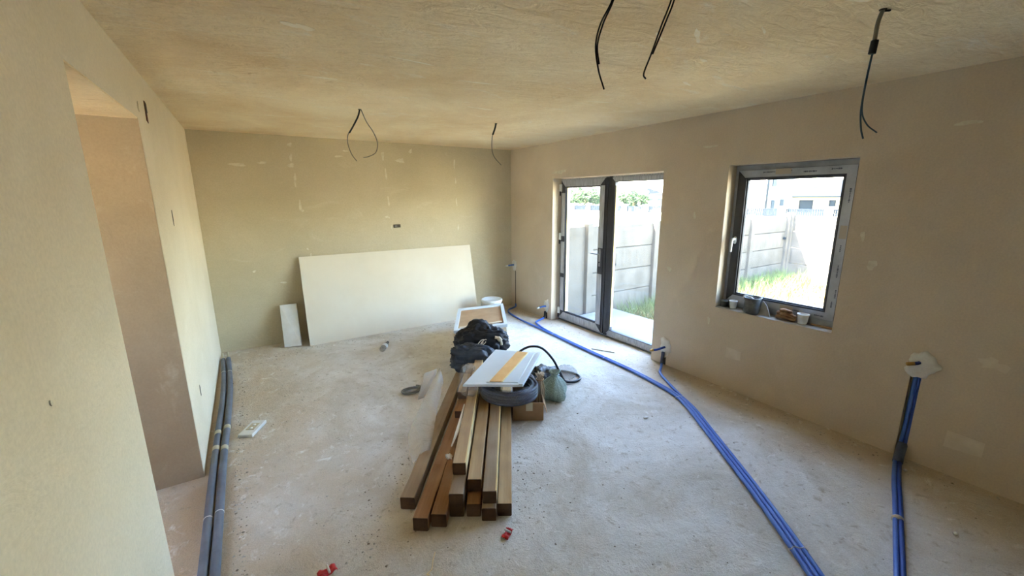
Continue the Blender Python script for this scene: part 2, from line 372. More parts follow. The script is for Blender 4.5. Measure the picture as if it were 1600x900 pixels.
def wall_cells(axis, front, back, us, zs, depth):
    """wall on plane axis=front..back, cells us x zs; depth(i,j): None = through hole, else recess of the front face"""
    mb = MB(); sgn = 1 if back > front else -1
    def P(w, u, z): return (w,u,z) if axis == 0 else (u,w,z)
    nu, nz = len(us)-1, len(zs)-1
    def iv(i, j):
        if i < 0 or j < 0 or i >= nu or j >= nz: return 'out'
        d = depth(i, j); return None if d is None else front+sgn*d
    for i in range(nu):
        for j in range(nz):
            a = iv(i, j)
            if a is None: continue
            u0,u1,z0,z1 = us[i],us[i+1],zs[j],zs[j+1]
            mb.quad(P(a,u0,z0),P(a,u1,z0),P(a,u1,z1),P(a,u0,z1)); mb.quad(P(back,u0,z0),P(back,u0,z1),P(back,u1,z1),P(back,u1,z0))
            for di,dj,e0,e1 in ((-1,0,(u0,z0),(u0,z1)),(1,0,(u1,z0),(u1,z1)),(0,-1,(u0,z0),(u1,z0)),(0,1,(u0,z1),(u1,z1))):
                n = iv(i+di, j+dj)
                far = back if (n is None or n == 'out') else n
                if n not in (None,'out') and (far-a)*sgn <= 1e-6: continue
                mb.quad(P(a,*e0),P(a,*e1),P(far,*e1),P(far,*e0))
    return mb

mb = MB(); mb.box((-2.2, YN-0.3, -0.2), (XR+TR, YB+0.3, 0)); S(mb.build('floor', M['floor']))
mb = MB(); mb.box((-2.4, YN-0.6, HC), (XR+TR+0.15, YB+0.5, HC+0.3)); ceiling = S(mb.build('ceiling', M['ceil']))
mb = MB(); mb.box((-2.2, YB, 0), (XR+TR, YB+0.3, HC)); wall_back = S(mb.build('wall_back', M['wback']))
# right wall: patio door, window, pipe chase
us = [YN, 0.712, 0.768, 1.25, 2.20, 2.895, 4.74, YB]; zs = [0, 0.615, 0.77, 2.06, 2.07, HC]
def dep(i, j):
    if i == 5 and j <= 2: return None
    if i == 3 and j in (2,3): return None
    if i == 1 and j == 0: return 0.045
    return 0.0
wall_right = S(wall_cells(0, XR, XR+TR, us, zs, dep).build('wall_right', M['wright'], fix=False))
us = [YN, 1.996, 3.16, YB]; zs = [0, 2.245, HC]
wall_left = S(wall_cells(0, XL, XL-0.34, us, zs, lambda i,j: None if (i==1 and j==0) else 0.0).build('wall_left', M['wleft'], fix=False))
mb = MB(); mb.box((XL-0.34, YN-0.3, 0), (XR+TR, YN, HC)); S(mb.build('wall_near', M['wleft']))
# hall behind the opening
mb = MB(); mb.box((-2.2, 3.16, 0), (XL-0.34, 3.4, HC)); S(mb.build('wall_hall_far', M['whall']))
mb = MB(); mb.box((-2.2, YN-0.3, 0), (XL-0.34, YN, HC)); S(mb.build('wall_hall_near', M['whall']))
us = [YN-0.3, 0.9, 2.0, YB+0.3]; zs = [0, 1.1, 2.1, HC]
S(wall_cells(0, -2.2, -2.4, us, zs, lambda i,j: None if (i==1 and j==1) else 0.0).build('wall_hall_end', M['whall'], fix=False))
# far jamb lining of the opening, browner render coat
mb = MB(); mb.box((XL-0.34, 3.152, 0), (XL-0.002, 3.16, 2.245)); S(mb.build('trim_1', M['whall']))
mb = MB(); mb.box((XL-0.34, 1.996, 2.238), (XL-0.002, 3.152, 2.245)); S(mb.build('trim_2', M['ceil']))

def blob(n, r0, r1, seed, rough=0.25):
    rs = random.Random(seed)
    out = []; ph = [rs.uniform(0,6.28) for _ in range(4)]
    for k in range(n):
        a = 2*math.pi*k/n
        w = 1 + rough*(0.5*math.sin(2*a+ph[0])+0.35*math.sin(3*a+ph[1])+0.3*math.sin(5*a+ph[2])+0.25*math.sin(9*a+ph[3]))
        out.append((r0*w*math.cos(a), r1*w*math.sin(a)))
    return out

# plaster smears on the back wall (rows where the board joints were filled)
sm = [(0.559,2.44,.03,.018),(0.556,2.29,.012,.05),(0.575,2.03,.014,.075),(0.60,1.72,.012,.085),(0.62,1.66,.012,.02),(0.63,1.18,.014,.012),(0.66,1.10,.01,.02),
      (1.19,2.40,.03,.012),(1.665,2.36,.014,.07),(1.69,2.12,.012,.075),(1.70,1.76,.012,.06),(1.67,1.55,.03,.014),(1.72,1.40,.01,.035),
      (1.90,2.31,.045,.035),(2.05,2.44,.02,.03),(2.71,2.30,.012,.06),(2.72,2.05,.01,.05),(2.725,1.75,.01,.055),(2.74,1.36,.01,.05),
      (0.0,2.19,.10,.014),(0.25,2.22,.05,.012),(0.55,2.20,.03,.03),(1.1,2.33,.05,.01),(0.02,0.95,.02,.012),(2.95,0.62,.012,.03),(0.32,0.78,.03,.014)]
for i,(x,z,a,b) in enumerate(sm):
    mb = MB(); mb.prism([(x+p, z+q) for p,q in blob(14, a, b, i, 0.5)], 1, YB-0.0025, YB+0.01); mb.build('plaster_smear', M['smear'], wall_back)
# pale trowel strokes on the ceiling
for i,(x,y,a,b,t) in enumerate([(1.9,1.35,.09,.012,.5),(1.75,1.45,.05,.008,.4),(2.25,1.55,.05,.010,.2),(2.1,1.15,.04,.006,.3),(2.05,.72,.03,.045,.8),(2.1,.80,.015,.05,1.0),(2.6,1.9,.06,.012,.2),(1.4,2.6,.12,.010,-.1),(.9,2.4,.10,.008,.1),(2.5,2.6,.10,.008,-.2),(.5,3.0,.09,.010,.0),(1.8,3.3,.12,.010,.1),(.3,2.2,.06,.03,.3)]):
    c_, s_ = math.cos(t), math.sin(t); mb = MB(); mb.prism([(x+p*c_-q*s_, y+p*s_+q*c_) for p,q in blob(16, a, b, 200+i, 0.5)], 2, HC-0.0015, HC+0.01); mb.build('plaster_smear', M['ceil_stroke'], ceiling)
# repaired patches and nail marks on the right wall
for i,(y,z,a,b) in enumerate([(0.46,0.245,.085,.055),(1.98,0.36,.07,.05),(2.74,1.06,.028,.022),(1.08,1.32,.03,.03),(1.16,1.52,.014,.03),(2.25,0.62,.012,.04),(2.5,1.62,.012,.03),(0.42,0.80,.06,.035),(4.60,2.14,.16,.02),(2.4,2.25,.06,.012),(0.75,2.22,.05,.014)]):
    mb = MB()
    poly = [(y-a,z-b*.9),(y+a,z-b*1.05),(y+a*.95,z+b),(y-a*1.02,z+b*.85)] if i < 2 else [(y+p,z+q) for p,q in blob(14,a,b,50+i,0.45)]
    mb.prism(poly, 0, XR-0.0025, XR+0.01); mb.build('plaster_patch', M['dimpatch' if i in (0,1,7) else 'smear'], wall_right)
# left wall: broken-out junction box and slots
mb = MB(); mb.prism([(3.425,2.27),(3.475,2.26),(3.485,2.37),(3.44,2.385)], 0, XL-0.01, XL+0.003); jb = mb.build('junction_recess', M['hole'], wall_left)
mb = MB(); mb.prism([(3.435,2.325),(3.478,2.32),(3.482,2.372),(3.442,2.382)], 0, XL-0.01, XL+0.006); mb.build('recess_rim', M['holedark'], jb)
for (y,z,a,b) in [(3.80,1.68,.014,.05),(3.64,0.42,.018,.035)]:
    mb = MB(); mb.prism([(y+p,z+q) for p,q in blob(12,a,b,int(y*100),0.4)], 0, XL-0.01, XL+0.002); mb.build('wall_chip', M['holedark'], wall_left)
for i,(y,z,a,b) in enumerate([(3.22,2.31,.012,.03),(1.316,1.343,.006,.007)]):
    mb = MB(); mb.prism([(min(y+p,1.99) if y<3 else y+p,z+q) for p,q in blob(12,a,b,80+i,0.4)], 0, XL-0.01, XL+0.003); mb.build('plaster_smear', M['smear'], wall_left)
# socket recess on the back wall
mb = MB(); mb.box((1.745,YB-0.004,1.40),(1.845,YB+0.01,1.445)); so = mb.build('socket_recess', M['holedark'], wall_back)
mb = MB(); mb.box((1.76,YB-0.010,1.408),(1.795,YB,1.435)); mb.build('wire_stub', M['wire_grey'], so)

# ------------------------------------------------------------------ glazing
def profile_frame(name, y0, y1, z0, z1, w, x0, x1, m, parent, bevel=0.004, bottom=True):
    """mitred rectangular frame in the YZ plane, four pieces in one mesh"""
    mb = MB()
    def piece(a, b, c, d): mb.add([(x0,*a),(x0,*b),(x0,*c),(x0,*d),(x1,*a),(x1,*b),(x1,*c),(x1,*d)], [(0,1,2,3),(7,6,5,4),(0,4,5,1),(1,5,6,2),(2,6,7,3),(3,7,4,0)])
    o = [(y0,z0),(y1,z0),(y1,z1),(y0,z1)]; i = [(y0+w,z0+w),(y1-w,z0+w),(y1-w,z1-w),(y0+w,z1-w)]
    for k in range(4): piece(o[k], o[(k+1)%4], i[(k+1)%4], i[k])
    return mb.build(name, m, parent, bevel=bevel)
def film_faces(y0, y1, z0, z1, w, x, m, parent, sides='LRTB', eps=0.0012):
    """protective film on the room-side faces, each strip its own piece"""
    o = [(y0,z0),(y1,z0),(y1,z1),(y0,z1)]; i = [(y0+w,z0+w),(y1-w,z0+w),(y1-w,z1-w),(y0+w,z1-w)]
    for k, s in enumerate('BLTR'):               # y grows to the left in the photograph
        if s not in sides: continue
        a,b,c,d = o[k],o[(k+1)%4],i[(k+1)%4],i[k]
        mb = MB(); mb.add([(x-eps,*a),(x-eps,*b),(x-eps,*c),(x-eps,*d),(x,*a),(x,*b),(x,*c),(x,*d)], [(0,1,2,3),(7,6,5,4),(0,4,5,1),(1,5,6,2),(2,6,7,3),(3,7,4,0)])
        mb.build('film_strip', m, parent)
def prints(rects, x, parent, seed):
    """rows of illegible maker's print on the film"""
    rs = random.Random(seed); mb = MB()
    for (y,z,l,vert) in rects:
        t = 0
        while t < l:
            c = rs.uniform(.004,.009); h = rs.choice([.006,.009,.012])
            if vert: mb.box((x-0.0006,y-h/2,z+t),(x,y+h/2,z+t+c))
            else: mb.box((x-0.0006,y-t-c,z-h/2),(x,y-t,z+h/2))
            t += c+rs.uniform(.002,.004)
    return mb.build('film_print', M['print'], parent)

# --- window_1
FX = XR+0.12
win = empty('window_1', (FX+0.035, 1.725, 0.79)); S(win)
wy0, wy1, wz0, wz1 = 1.251, 2.199, 0.778, 2.069
fr = profile_frame('window_frame', wy0, wy1, wz0, wz1, 0.06, FX, FX+0.07, M['anthracite'], win)
film_faces(wy0+.002, wy1-.002, wz0+.002, wz1-.002, 0.046, FX, M['film_win'], fr)
sy0, sy1, sz0, sz1 = 1.285, 2.165, 0.83, 2.025
sash = profile_frame('sash', sy0, sy1, sz0, sz1, 0.078, FX-0.018, FX+0.05, M['anthracite'], win, 0.006)
film_faces(sy0+.002, sy1-.002, sz0+.002, sz1-.002, 0.062, FX-0.018, M['film_win'], sash, 'RTB')
prints([(1.95,2.0,.09,0),(1.78,2.005,.05,0),(1.64,1.99,.09,0),(1.45,2.0,.07,0),(1.92,.86,.06,0),(1.62,.862,.08,0),(1.42,.858,.06,0),
        (1.31,1.75,.1,1),(1.305,1.5,.07,1),(1.315,1.38,.05,1),(1.31,1.18,.1,1),(1.30,1.02,.06,1),(1.315,0.94,.05,1)], FX-0.0194, sash, 3)
for (y,z,l,v) in [(1.292,1.48,.10,1),(1.85,2.0,.12,0),(1.68,.862,.10,0)]:
    mb = MB()
    if v: mb.box((FX-0.0205,y,z),(FX-0.0185,y+.045,z+l))
    else: mb.box((FX-0.0205,y-l,z-.022),(FX-0.0185,y,z+.022))
    mb.build('beige_sticker', M['sticker'], sash)
bead = profile_frame('glazing_bead', sy0+.076, sy1-.076, sz0+.076, sz1-.076, 0.012, FX-0.006, FX+0.02, M['gasket'], sash, 0.002)
mb = MB(); mb.box((FX+0.008, sy0+.08, sz0+.08), (FX+0.032, sy1-.08, sz1-.08)); pane = mb.build('pane', M['glass'], win)
# handwriting on the pane
def strokes(lst, r, m, parent):
    mb = MB()
    for s in lst: mb.tube(catmull(s, 6), r, 5)
    return mb.build('marker_writing', m, parent)
gx = FX+0.006
strokes([[(gx,2.035,1.90),(gx,2.055,1.895),(gx,2.062,1.86),(gx,2.05,1.835),(gx,2.03,1.842)],
         [(gx,2.01,1.85),(gx,1.99,1.852),(gx,1.988,1.83),(gx,2.0,1.822),(gx,1.984,1.81),(gx,1.99,1.788),(gx,2.01,1.795)],
         [(gx,1.972,1.83),(gx,1.955,1.845),(gx,1.942,1.825),(gx,1.965,1.785),(gx,1.93,1.78)]], 0.0022, M['marker'], pane)
# handle on the left sash stile
hy = sy1-0.035; hx = FX-0.02
hb = MB(); hb.lathe([(0.0,0),(0.017,0),(0.017,0.012),(0.0,0.014)], (0,0,0), 18)
me_v = [(hx-v[2], hy+v[0]*0.9, 1.405+v[1]*2.0) for v in hb.v]; hb.v = me_v; hplate = hb.build('handle', M['white_pl'], win)
mb = MB(); mb.tube(catmull([(hx-.012,hy,1.415),(hx-.045,hy,1.415),(hx-.05,hy+.004,1.38),(hx-.048,hy+.006,1.30)],6), [0.011]*13+[0.009]*6, 10); mb.build('lever', M['white_pl'], hplate)
mb = MB(); mb.box((XR+TR-0.13, 1.255, 0.765), (XR+TR+0.06, 2.195, 0.79)); S(mb.build('trim_3', M['slab']))
# mortar sill, worn edge
mb = MB()
def sillf(u,v):
    y = 1.252+u*0.946; x = XR-0.004+v*0.125
    return (x,y,0.774+0.006*mnoise.noise(Vector((x*30,y*14,1)))-(0.006 if v < .05 else 0))
mb.grid(sillf, 46, 8); S(mb.build('trim_4', M['sillgrime']))

# --- door_1 (two-leaf patio door)
DX = XR+0.14
dr = empty('door_1', (DX+0.03, 3.82, 0.0)); S(dr)
dy0, dy1, dz0, dz1 = 2.9, 4.738, 0.012, 2.055
dfr = profile_frame('door_frame', dy0, dy1, dz0, dz1, 0.05, DX+0.012, DX+0.075, M['anthracite'], dr)
film_faces(dy0+.002, dy1-.002, dz0+.002, dz1-.002, 0.045, DX+0.012, M['film_frame'], dfr, 'LTBR')
mb = MB(); mb.box((DX-0.004, 3.742, 0.02), (DX+0.07, 3.80, 2.05)); mull = mb.build('mullion', M['anthracite'], dr, bevel=0.006)
mb = MB(); mb.box((DX-0.014, 3.80, 0.03), (DX+0.05, 3.846, 2.045)); mb.build('astragal', M['anthracite'], mull, bevel=0.012)
# left leaf
ly0, ly1, lz0, lz1 = 3.84, 4.70, 0.05, 2.035
leaf = profile_frame('door_leaf', ly0, ly1, lz0, lz1, 0.098, DX-0.02, DX+0.05, M['anthracite'], dr, 0.006)
film_faces(ly0+.002, ly1-.002, lz0+.002, lz1-.002, 0.086, DX-0.02, M['film_frame'], leaf, 'TB')
for (y,w,segs) in [(ly1-.088,.074,[(.16,.66),(.72,1.18),(1.26,1.86)]),(ly0+.006,.084,[(.14,.82),(1.16,1.945)])]:
    for (a,b) in segs:
        mb = MB(); mb.box((DX-0.0215,y,a),(DX-0.02,y+w,b)); mb.build('film_strip', M['film_frame'], leaf)
profile_frame('glazing_bead', ly0+.096, ly1-.096, lz0+.096, lz1-.096, 0.01, DX-0.008, DX+0.02, M['gasket'], leaf, 0.002)
mb = MB(); mb.box((DX+0.006, ly0+.098, lz0+.098), (DX+0.03, ly1-.098, lz1-.098)); mb.build('pane', M['glass'], leaf)
for z in (0.10, 1.20, 1.88):
    mb = MB(); mb.box((DX-0.034, ly1-0.016, z), (DX+0.01, ly1+0.03, z+0.10)); h = mb.build('hinge', M['white_pl'], leaf, bevel=0.006)
    mb = MB(); mb.lathe([(0,0),(0.011,0),(0.011,0.06),(0,0.06)], (DX-0.03, ly1+0.008, z-0.055), 12); mb.build('hinge_pin', M['anthracite'], h)
mb = MB(); mb.box((DX-0.03, 3.872, 0.92), (DX-0.02, 3.905, 1.15)); hp = mb.build('handle', M['metal'], leaf, bevel=0.004)
mb = MB(); mb.tube(catmull([(DX-.03,3.888,1.085),(DX-.07,3.888,1.085),(DX-.075,3.91,1.085),(DX-.075,4.005,1.088)],5), 0.009, 10); mb.build('lever', M['metal'], hp)
mb = MB(); mb.lathe([(0,0),(0.009,0),(0.009,0.01),(0,0.01)], (0,0,0), 12); mb.v = [(DX-0.03-v[2],3.888+v[0],0.975+v[1]) for v in mb.v]; mb.build('lock_cylinder', M['anthracite'], hp)
# right leaf, fixed
ry0, ry1 = 2.93, 3.745
leaf2 = profile_frame('fixed_leaf', ry0, ry1, lz0, lz1, 0.055, DX-0.006, DX+0.05, M['anthracite'], dr, 0.006)
film_faces(ry0+.002, ry1-.002, lz0+.002, lz1-.002, 0.046, DX-0.006, M['film_frame'], leaf2, 'TBR')
mb = MB(); mb.box((DX+0.006, ry0+.05, lz0+.05), (DX+0.03, ry1-.05, lz1-.05)); mb.build('pane', M['glass'], leaf2)
for y in (ly1-.099, ry1-.056):
    mb = MB(); mb.box((DX+0.004, y-0.012, lz0+.1), (DX+0.032, y, lz1-.1)); mb.build('edge_spacer', M['sapwood'], dr)  # yellow of the lit glazing edge is put into the spacer colour
# threshold with rubble mortar
mb = MB(); mb.box((DX-0.004, 2.897, 0.0), (XR+TR, 4.738, 0.014)); S(mb.build('trim_5', M['slab']))

# --- unseen window added at the hall end to brighten jamb and room
w2 = empty('added_hall_window', (-2.3, 1.45, 1.1)); S(w2)
profile_frame('window_frame', 0.902, 1.998, 1.102, 2.098, 0.06, -2.34, -2.27, M['anthracite'], w2)
for a_, b_ in ((0.96, 1.42), (1.48, 1.94)):
    mb = MB(); mb.box((-2.315, a_, 1.16), (-2.295, b_, 2.04)); mb.build('pane', M['glass'], w2)
mb = MB(); mb.box((-2.34, 1.42, 1.16), (-2.27, 1.48, 2.04)); mb.build('mullion', M['anthracite'], w2)

# ------------------------------------------------------------------ outside
GZ = -0.30
mb = MB(); mb.box((XR+TR, -60, GZ-0.3), (160, 140, GZ)); mb.box((-60, YB+0.3, GZ-0.3), (XR+TR, 140, GZ)); mb.box((-60, -60, GZ-0.3), (XR+TR, YN-0.3, GZ)); S(mb.build('ground', M['dirt_far']))
mb = MB()
def lawnf(u, v):
    x = XR+TR+0.02+u*7.4; y = -4+v*9.2
    return (x, y, GZ+0.02+0.05*mnoise.noise(Vector((x*1.3,y*1.3,0)))+0.02*mnoise.noise(Vector((x*5,y*5,3))))
mb.grid(lawnf, 50, 60); S(mb.build('ground_yard', M['soil']))
mb = MB(); mb.box((XR+TR, 2.2, GZ-0.1), (5.45, 5.16, -0.17)); S(mb.build('terrace_slab', M['slab'], bevel=0.01))
# grass and weeds
def grass(name, m, n, xr, yr, hr, seed, label, dens=None):
    rs = random.Random(seed); mb = MB(); k = 0
    while k < n:
        x = rs.uniform(*xr); y = rs.uniform(*yr)
        if 4.0 < x < 5.5 and y > 2.15: continue
        if dens and rs.random() > dens(x, y): continue
        k += 1
        h = rs.uniform(*hr); a = rs.uniform(0, 6.28); w = 0.008; l = rs.uniform(0.2, 0.9)*h; t = rs.uniform(0, 6.28)
        z = GZ-0.03; dx, dy = math.cos(a)*w, math.sin(a)*w
        mb.add([(x-dx,y-dy,z),(x+dx,y+dy,z),(x+l*math.cos(t),y+l*math.sin(t),z+h)], [(0,1,2)])
    o = mb.build(name, m, fix=False); tag(o, label, 'grass', kind='stuff'); return o
grass('dry_grass', M['grass_y'], 16000, (5.5,11.4), (0.5,5.0), (0.06,0.2), 1, 'dry yellow grass growing over the small yard')
grass('green_weeds', M['grass_g'], 6000, (5.5,11.45), (3.0,5.15), (0.10,0.42), 2, 'green weeds growing along the foot of the concrete fence', lambda x,y: max(0.05, (y-3.3)/1.9)**2 * (1.0 if x > 8 else .6))

def panel_mesh(kind, L):
    mb = MB(); H_, T = 0.40, 0.045; nx = 60
    def prof(u):
        if kind == 'ribbed' and 0.06 < u < 0.94: return 0.012*max(0, math.sin(u*math.pi*17))
        if kind == 'stone' and 0.03 < u < 0.97: return 0.006+0.004*math.sin(u*40)
        return 0.0
    zz = [0.0,0.012,0.05,0.10,0.30,0.35,0.388,0.40]
    def fn(u, v):
        j = round(v*7); z = zz[j]; e = -0.012 if j in (0,7) else (prof(u) if j in (3,4) else prof(u)*0.3)
        return (u*L, -T/2-e, z)
    mb.grid(fn, nx, 7, False, True)
    mb.add([(0,T/2,0),(L,T/2,0),(L,T/2,H_),(0,T/2,H_)], [(0,3,2,1)])
    mb.add([(0,-T/2,0),(0,T/2,0),(0,T/2,H_),(0,-T/2,H_)], [(0,1,2,3)]); mb.add([(L,-T/2,0),(L,T/2,0),(L,T/2,H_),(L,-T/2,H_)], [(3,2,1,0)])
    mb.add([(0,-T/2,H_),(0,T/2,H_),(L,T/2,H_),(L,-T/2,H_)], [(0,1,2,3)])
    return mb
def fence(origin, rz, starts, L, label):
    root = empty('panel_fence', origin, rz); tag(root, label, 'fence', 'precast concrete yard fences')
    protos = {}
    for k in ('ribbed','stone'):
        protos[k] = panel_mesh(k, L)
    pm = {}
    for s in starts:
        for r in range(4):
            k = 'ribbed' if r in (0,2) else 'stone'
            if k not in pm:
                o = protos[k].build('fence_panel', M['concrete'], fix=False); o.parent = root; pm[k] = o
            else:
                o = pm[k].copy(); COL.objects.link(o); o.parent = root
            o.location = (s+0.06, 0, GZ*0+0.405*r)
    mbp = MB(); mbp.prism([(-.065,-.06),(.065,-.06),(.065,.06),(-.065,.06)], 2, -0.1, 1.66); mbp.add([(-.065,-.06,1.66),(.065,-.06,1.66),(.065,.06,1.66),(-.065,.06,1.66),(0,0,1.70)], [(0,1,4),(1,2,4),(2,3,4),(3,0,4)])
    post = None
    for s in list(starts)+[starts[-1]+L+0.06]:
        if post is None: post = mbp.build('fence_post', M['concrete'], fix=False, bevel=0.008); o = post
        else: o = post.copy(); COL.objects.link(o)
        o.parent = root; o.location = (s, -0.03, 0)
    return root
fa = fence((4.87, 5.27, GZ), 0, [0, 1.70, 3.40, 5.10], 1.64, 'grey precast concrete fence in shade running out from beside the patio door')
mb = MB(); mb.box((-.80,-.02,0),(-.07,.02,1.62)); o = mb.build('end_panel', M['concrete']); o.parent = fa
fb = fence((11.78, 5.20, GZ), -math.pi/2, [0.0, 1.78, 3.56, 5.34, 7.12], 1.72, 'sunlit concrete fence across the far end of the yard')
mb = MB(); mb.box((0.0,-0.075,1.02),(0.16,-0.05,1.08)); o = mb.build('sign_plate', M['rail']); o.parent = fa; o.location = (6.62,0,0)
mb = MB(); mb.box((0.0,-0.055,1.0),(0.04,-0.03,1.035)); o = mb.build('steel_plate', M['rail']); o.parent = fa; o.location = (0.62,0,-0.1)

# neighbours' street wall with railings
def railing(y0, y1, x, label):
    root = empty('railing_wall', (x, y0, -0.5)); tag(root, label, 'wall', "neighbours' street walls")
    mb = MB(); mb.box((0,0,0),(0.22,y1-y0,1.22)); o = mb.build('wall_base', M['stucco']); o.parent = root
    n = max(1, round((y1-y0)/2.1)); st = (y1-y0)/n
    for k in range(n+1):
        mb = MB(); mb.box((-.04,k*st-.17,0),(.26,k*st+.17,1.72)); mb.box((-.08,k*st-.21,1.72),(.30,k*st+.21,1.78)); o = mb.build('pillar', M['stucco']); o.parent = root
        if k < n:
            mb = MB(); a = k*st+.17; b = (k+1)*st-.17
            mb.box((.09,a,1.27),(.13,b,1.31)); mb.box((.09,a,1.60),(.13,b,1.64))
            t = a+.05
            while t < b-.04: mb.box((.1,t,1.25),(.12,t+.085,1.66)); t += .105
            o = mb.build('railing_panel', M['rail']); o.parent = root
    return root
railing(6.9, 15.4, 24, 'white street wall with dark railings in front of the grey-roofed house')
railing(16.2, 30.0, 24, 'white street wall with dark railings seen through the patio door')

def house(name, label, x0, x1, y0, y1, zb, ze, zr, m, wins, ov=0.5, rm=None, hip=1.0):
    root = empty(name, ((x0+x1)/2, (y0+y1)/2, zb)); tag(root, label, 'house')
    def ch(o, p=root): o.parent = p; o.matrix_parent_inverse = p.matrix_world.inverted(); return o
    mb = MB(); mb.box((x0,y0,zb),(x1,y1,ze)); ch(mb.build('house_wall', m))
    if zr:
        mb = MB(); a,b,c,d = x0-ov,x1+ov,y0-ov,y1+ov; ry0 = c+(d-c)*0.38*hip; ry1 = d-(d-c)*0.38*hip; xm = (a+b)/2
        mb.add([(a,c,ze),(b,c,ze),(b,d,ze),(a,d,ze),(xm,ry0,zr),(xm,ry1,zr)], [(0,1,4),(1,2,5,4),(2,3,5),(3,0,4,5),(3,2,1,0)])
        r = ch(mb.build('roof', rm or M['roof']))
        mb = MB(); mb.tube([(a-.06,c,ze-.02),(a-.06,d,ze-.02)], 0.07, 8); g = mb.build('gutter', M['rail']); g.parent = r; g.matrix_parent_inverse = r.matrix_world.inverted()
        mb = MB(); mb.tube(catmull([(a-.06,d-.1,ze-.05),(a+.15,d-.35,ze-.3),(x0-.06,d-.55,ze-.5),(x0-.06,d-.55,zb)],5), 0.05, 8); ch(mb.build('downpipe', M['rail']))
        mb = MB(); mb.box((xm-.6,(ry0+ry1)/2-.25,zr-.4),(xm-.1,(ry0+ry1)/2+.25,zr+.5)); mb.box((xm-.66,(ry0+ry1)/2-.31,zr+.5),(xm-.04,(ry0+ry1)/2+.31,zr+.58)); ch(mb.build('chimney', m), r)
    for (ya,yb,za,zb_) in wins:
        w = ch(profile_frame('house_window', ya, yb, za, zb_, 0.08, x0-0.04, x0+0.04, M['rail'], None, 0))
        mb = MB(); mb.box((x0-0.02,ya+.06,za+.06),(x0+0.02,yb-.06,zb_-.06)); p = mb.build('pane', M['winfar']); p.parent = w
    return root
house('family_house', 'cream bungalow with a grey hipped roof behind the railings', 35, 43, 8.2, 15.9, -0.6, 1.78, 3.5, M['stucco_c'], [(14.2,15.1,.6,1.5),(12.8,13.2,.6,1.5),(11.9,12.4,.6,1.5),(9.4,10.6,.6,1.5)], 0.55, hip=1.25)
tb = house('apartment_house', 'tall pale house with its shaded side coloured grey rising above the fence', 27.5, 30.6, 13.75, 20.5, -0.6, 6.2, 7.6, M['stucco'], [(15.0,16.0,.9,2.1),(17.5,18.6,.9,2.1),(17.5,18.6,3.6,4.8),(15.0,16.0,3.6,4.8)], 0.4)
def tbc(mb, name, m):
    o = mb.build(name, m); o.parent = tb; o.matrix_parent_inverse = tb.matrix_world.inverted(); return o
mb = MB(); mb.box((27.52,13.68,-.6),(30.6,13.75,6.15)); tbc(mb, 'shade_side_panel', M['stucco_shade'])  # shade on this side of the pale house is put into the colour
mb = MB(); mb.tube([(27.44,13.72,-.6),(27.44,13.72,6.1)], .06, 8); tbc(mb, 'corner_downpipe', M['rail'])
for (xa,xb,za,zb) in ((28.0,28.35,.2,1.55),(29.1,29.5,.2,1.6),(27.9,28.3,2.4,3.6)):
    mb = MB(); mb.box((xa,13.64,za),(xb,13.69,zb)); tbc(mb, 'side_window', M['winfar'])
house('village_house', 'far pale house with a low gable seen over the fence through the fixed door leaf', 60, 68, 51.3, 56.5, -0.8, 1.9, 3.4, M['stucco'], [(52.2,53.2,.3,1.3),(54.4,55.4,.3,1.3)], 0.4)
house('terrace_house', 'long low cream house with dark windows at the right of the fixed door leaf', 58, 66, 44.0, 50.0, -0.8, 2.1, 2.6, M['stucco_c'], [(48.6,49.4,.2,1.5),(47.2,47.8,-.4,1.5),(45.2,46.2,.2,1.5)], 0.3)
house('roadside_house', 'far yellowish house seen over the fence through the left door leaf', 70, 78, 78, 88, -0.8, 2.0, 3.4, M['stucco_c'], [(79.5,80.6,.2,1.4),(82,83,.2,1.4),(85,86,.2,1.4)], 0.4)

def tree(x, y, h, r, seed, label):
    root = empty('tree', (x, y, -0.8)); tag(root, label, 'tree', 'far trees beyond the fence')
    rs = random.Random(seed); mb = MB(); mb.tube([(x,y,-0.8),(x+.1,y,h*.4),(x,y,h*.7)], [.18,.13,.07], 7)
    o = mb.build('trunk', M['bark']); o.parent = root; o.matrix_parent_inverse = root.matrix_world.inverted()
    mb = MB()
    for k in range(1400):
        a = rs.uniform(0,6.28); c = rs.uniform(-1,1); q = rs.random()**0.4*r; s = math.sqrt(1-c*c)
        p = Vector((x+q*s*math.cos(a), y+q*s*math.sin(a), h*0.62+q*c*0.62*h/r*0.62))
        p += Vector((mnoise.noise(p*.8), mnoise.noise(p*.8+Vector((5,0,0))), mnoise.noise(p*.8+Vector((0,5,0)))))*0.4*r
        u = Vector((rs.gauss(0,1),rs.gauss(0,1),rs.gauss(0,1))).normalized(); v = u.orthogonal().normalized(); z = rs.uniform(.10,.22)*r/1.6
        mb.add([p-u*z,p+v*z*.6,p+u*z,p-v*z*.6], [(0,1,2,3)])
    o = mb.build('foliage', M['foliage'], fix=False); o.parent = root; o.matrix_parent_inverse = root.matrix_world.inverted()
    return root
tree(46, 50.5, 3.1, 2.6, 1, 'low round tree left of the far gabled house')
tree(48, 58, 3.0, 3.0, 2, 'broad low tree behind the roadside wall in the left door leaf')
tree(57, 60.5, 2.7, 2.2, 3, 'small far tree behind the broad low tree')
tree(44, 39, 2.6, 2.0, 4, 'small tree in front of the long low house')

# ------------------------------------------------------------------ pipes and outlets
def drop(pts, z): return [(p[0], p[1], z) for p in pts]
def pipe(name, pts, r, m, label, cat, group=None, n=8, seg=12, parent=None):
    mb = MB(); mb.tube(catmull(pts, n), r, seg); o = mb.build(name, m, parent)
    if label: tag(o, label, cat, group)
    return o
def band(pts, i0, i1, r, m, parent, name):
    mb = MB(); mb.tube(pts[i0:i1+1], r, 14); return mb.build(name, m, parent)

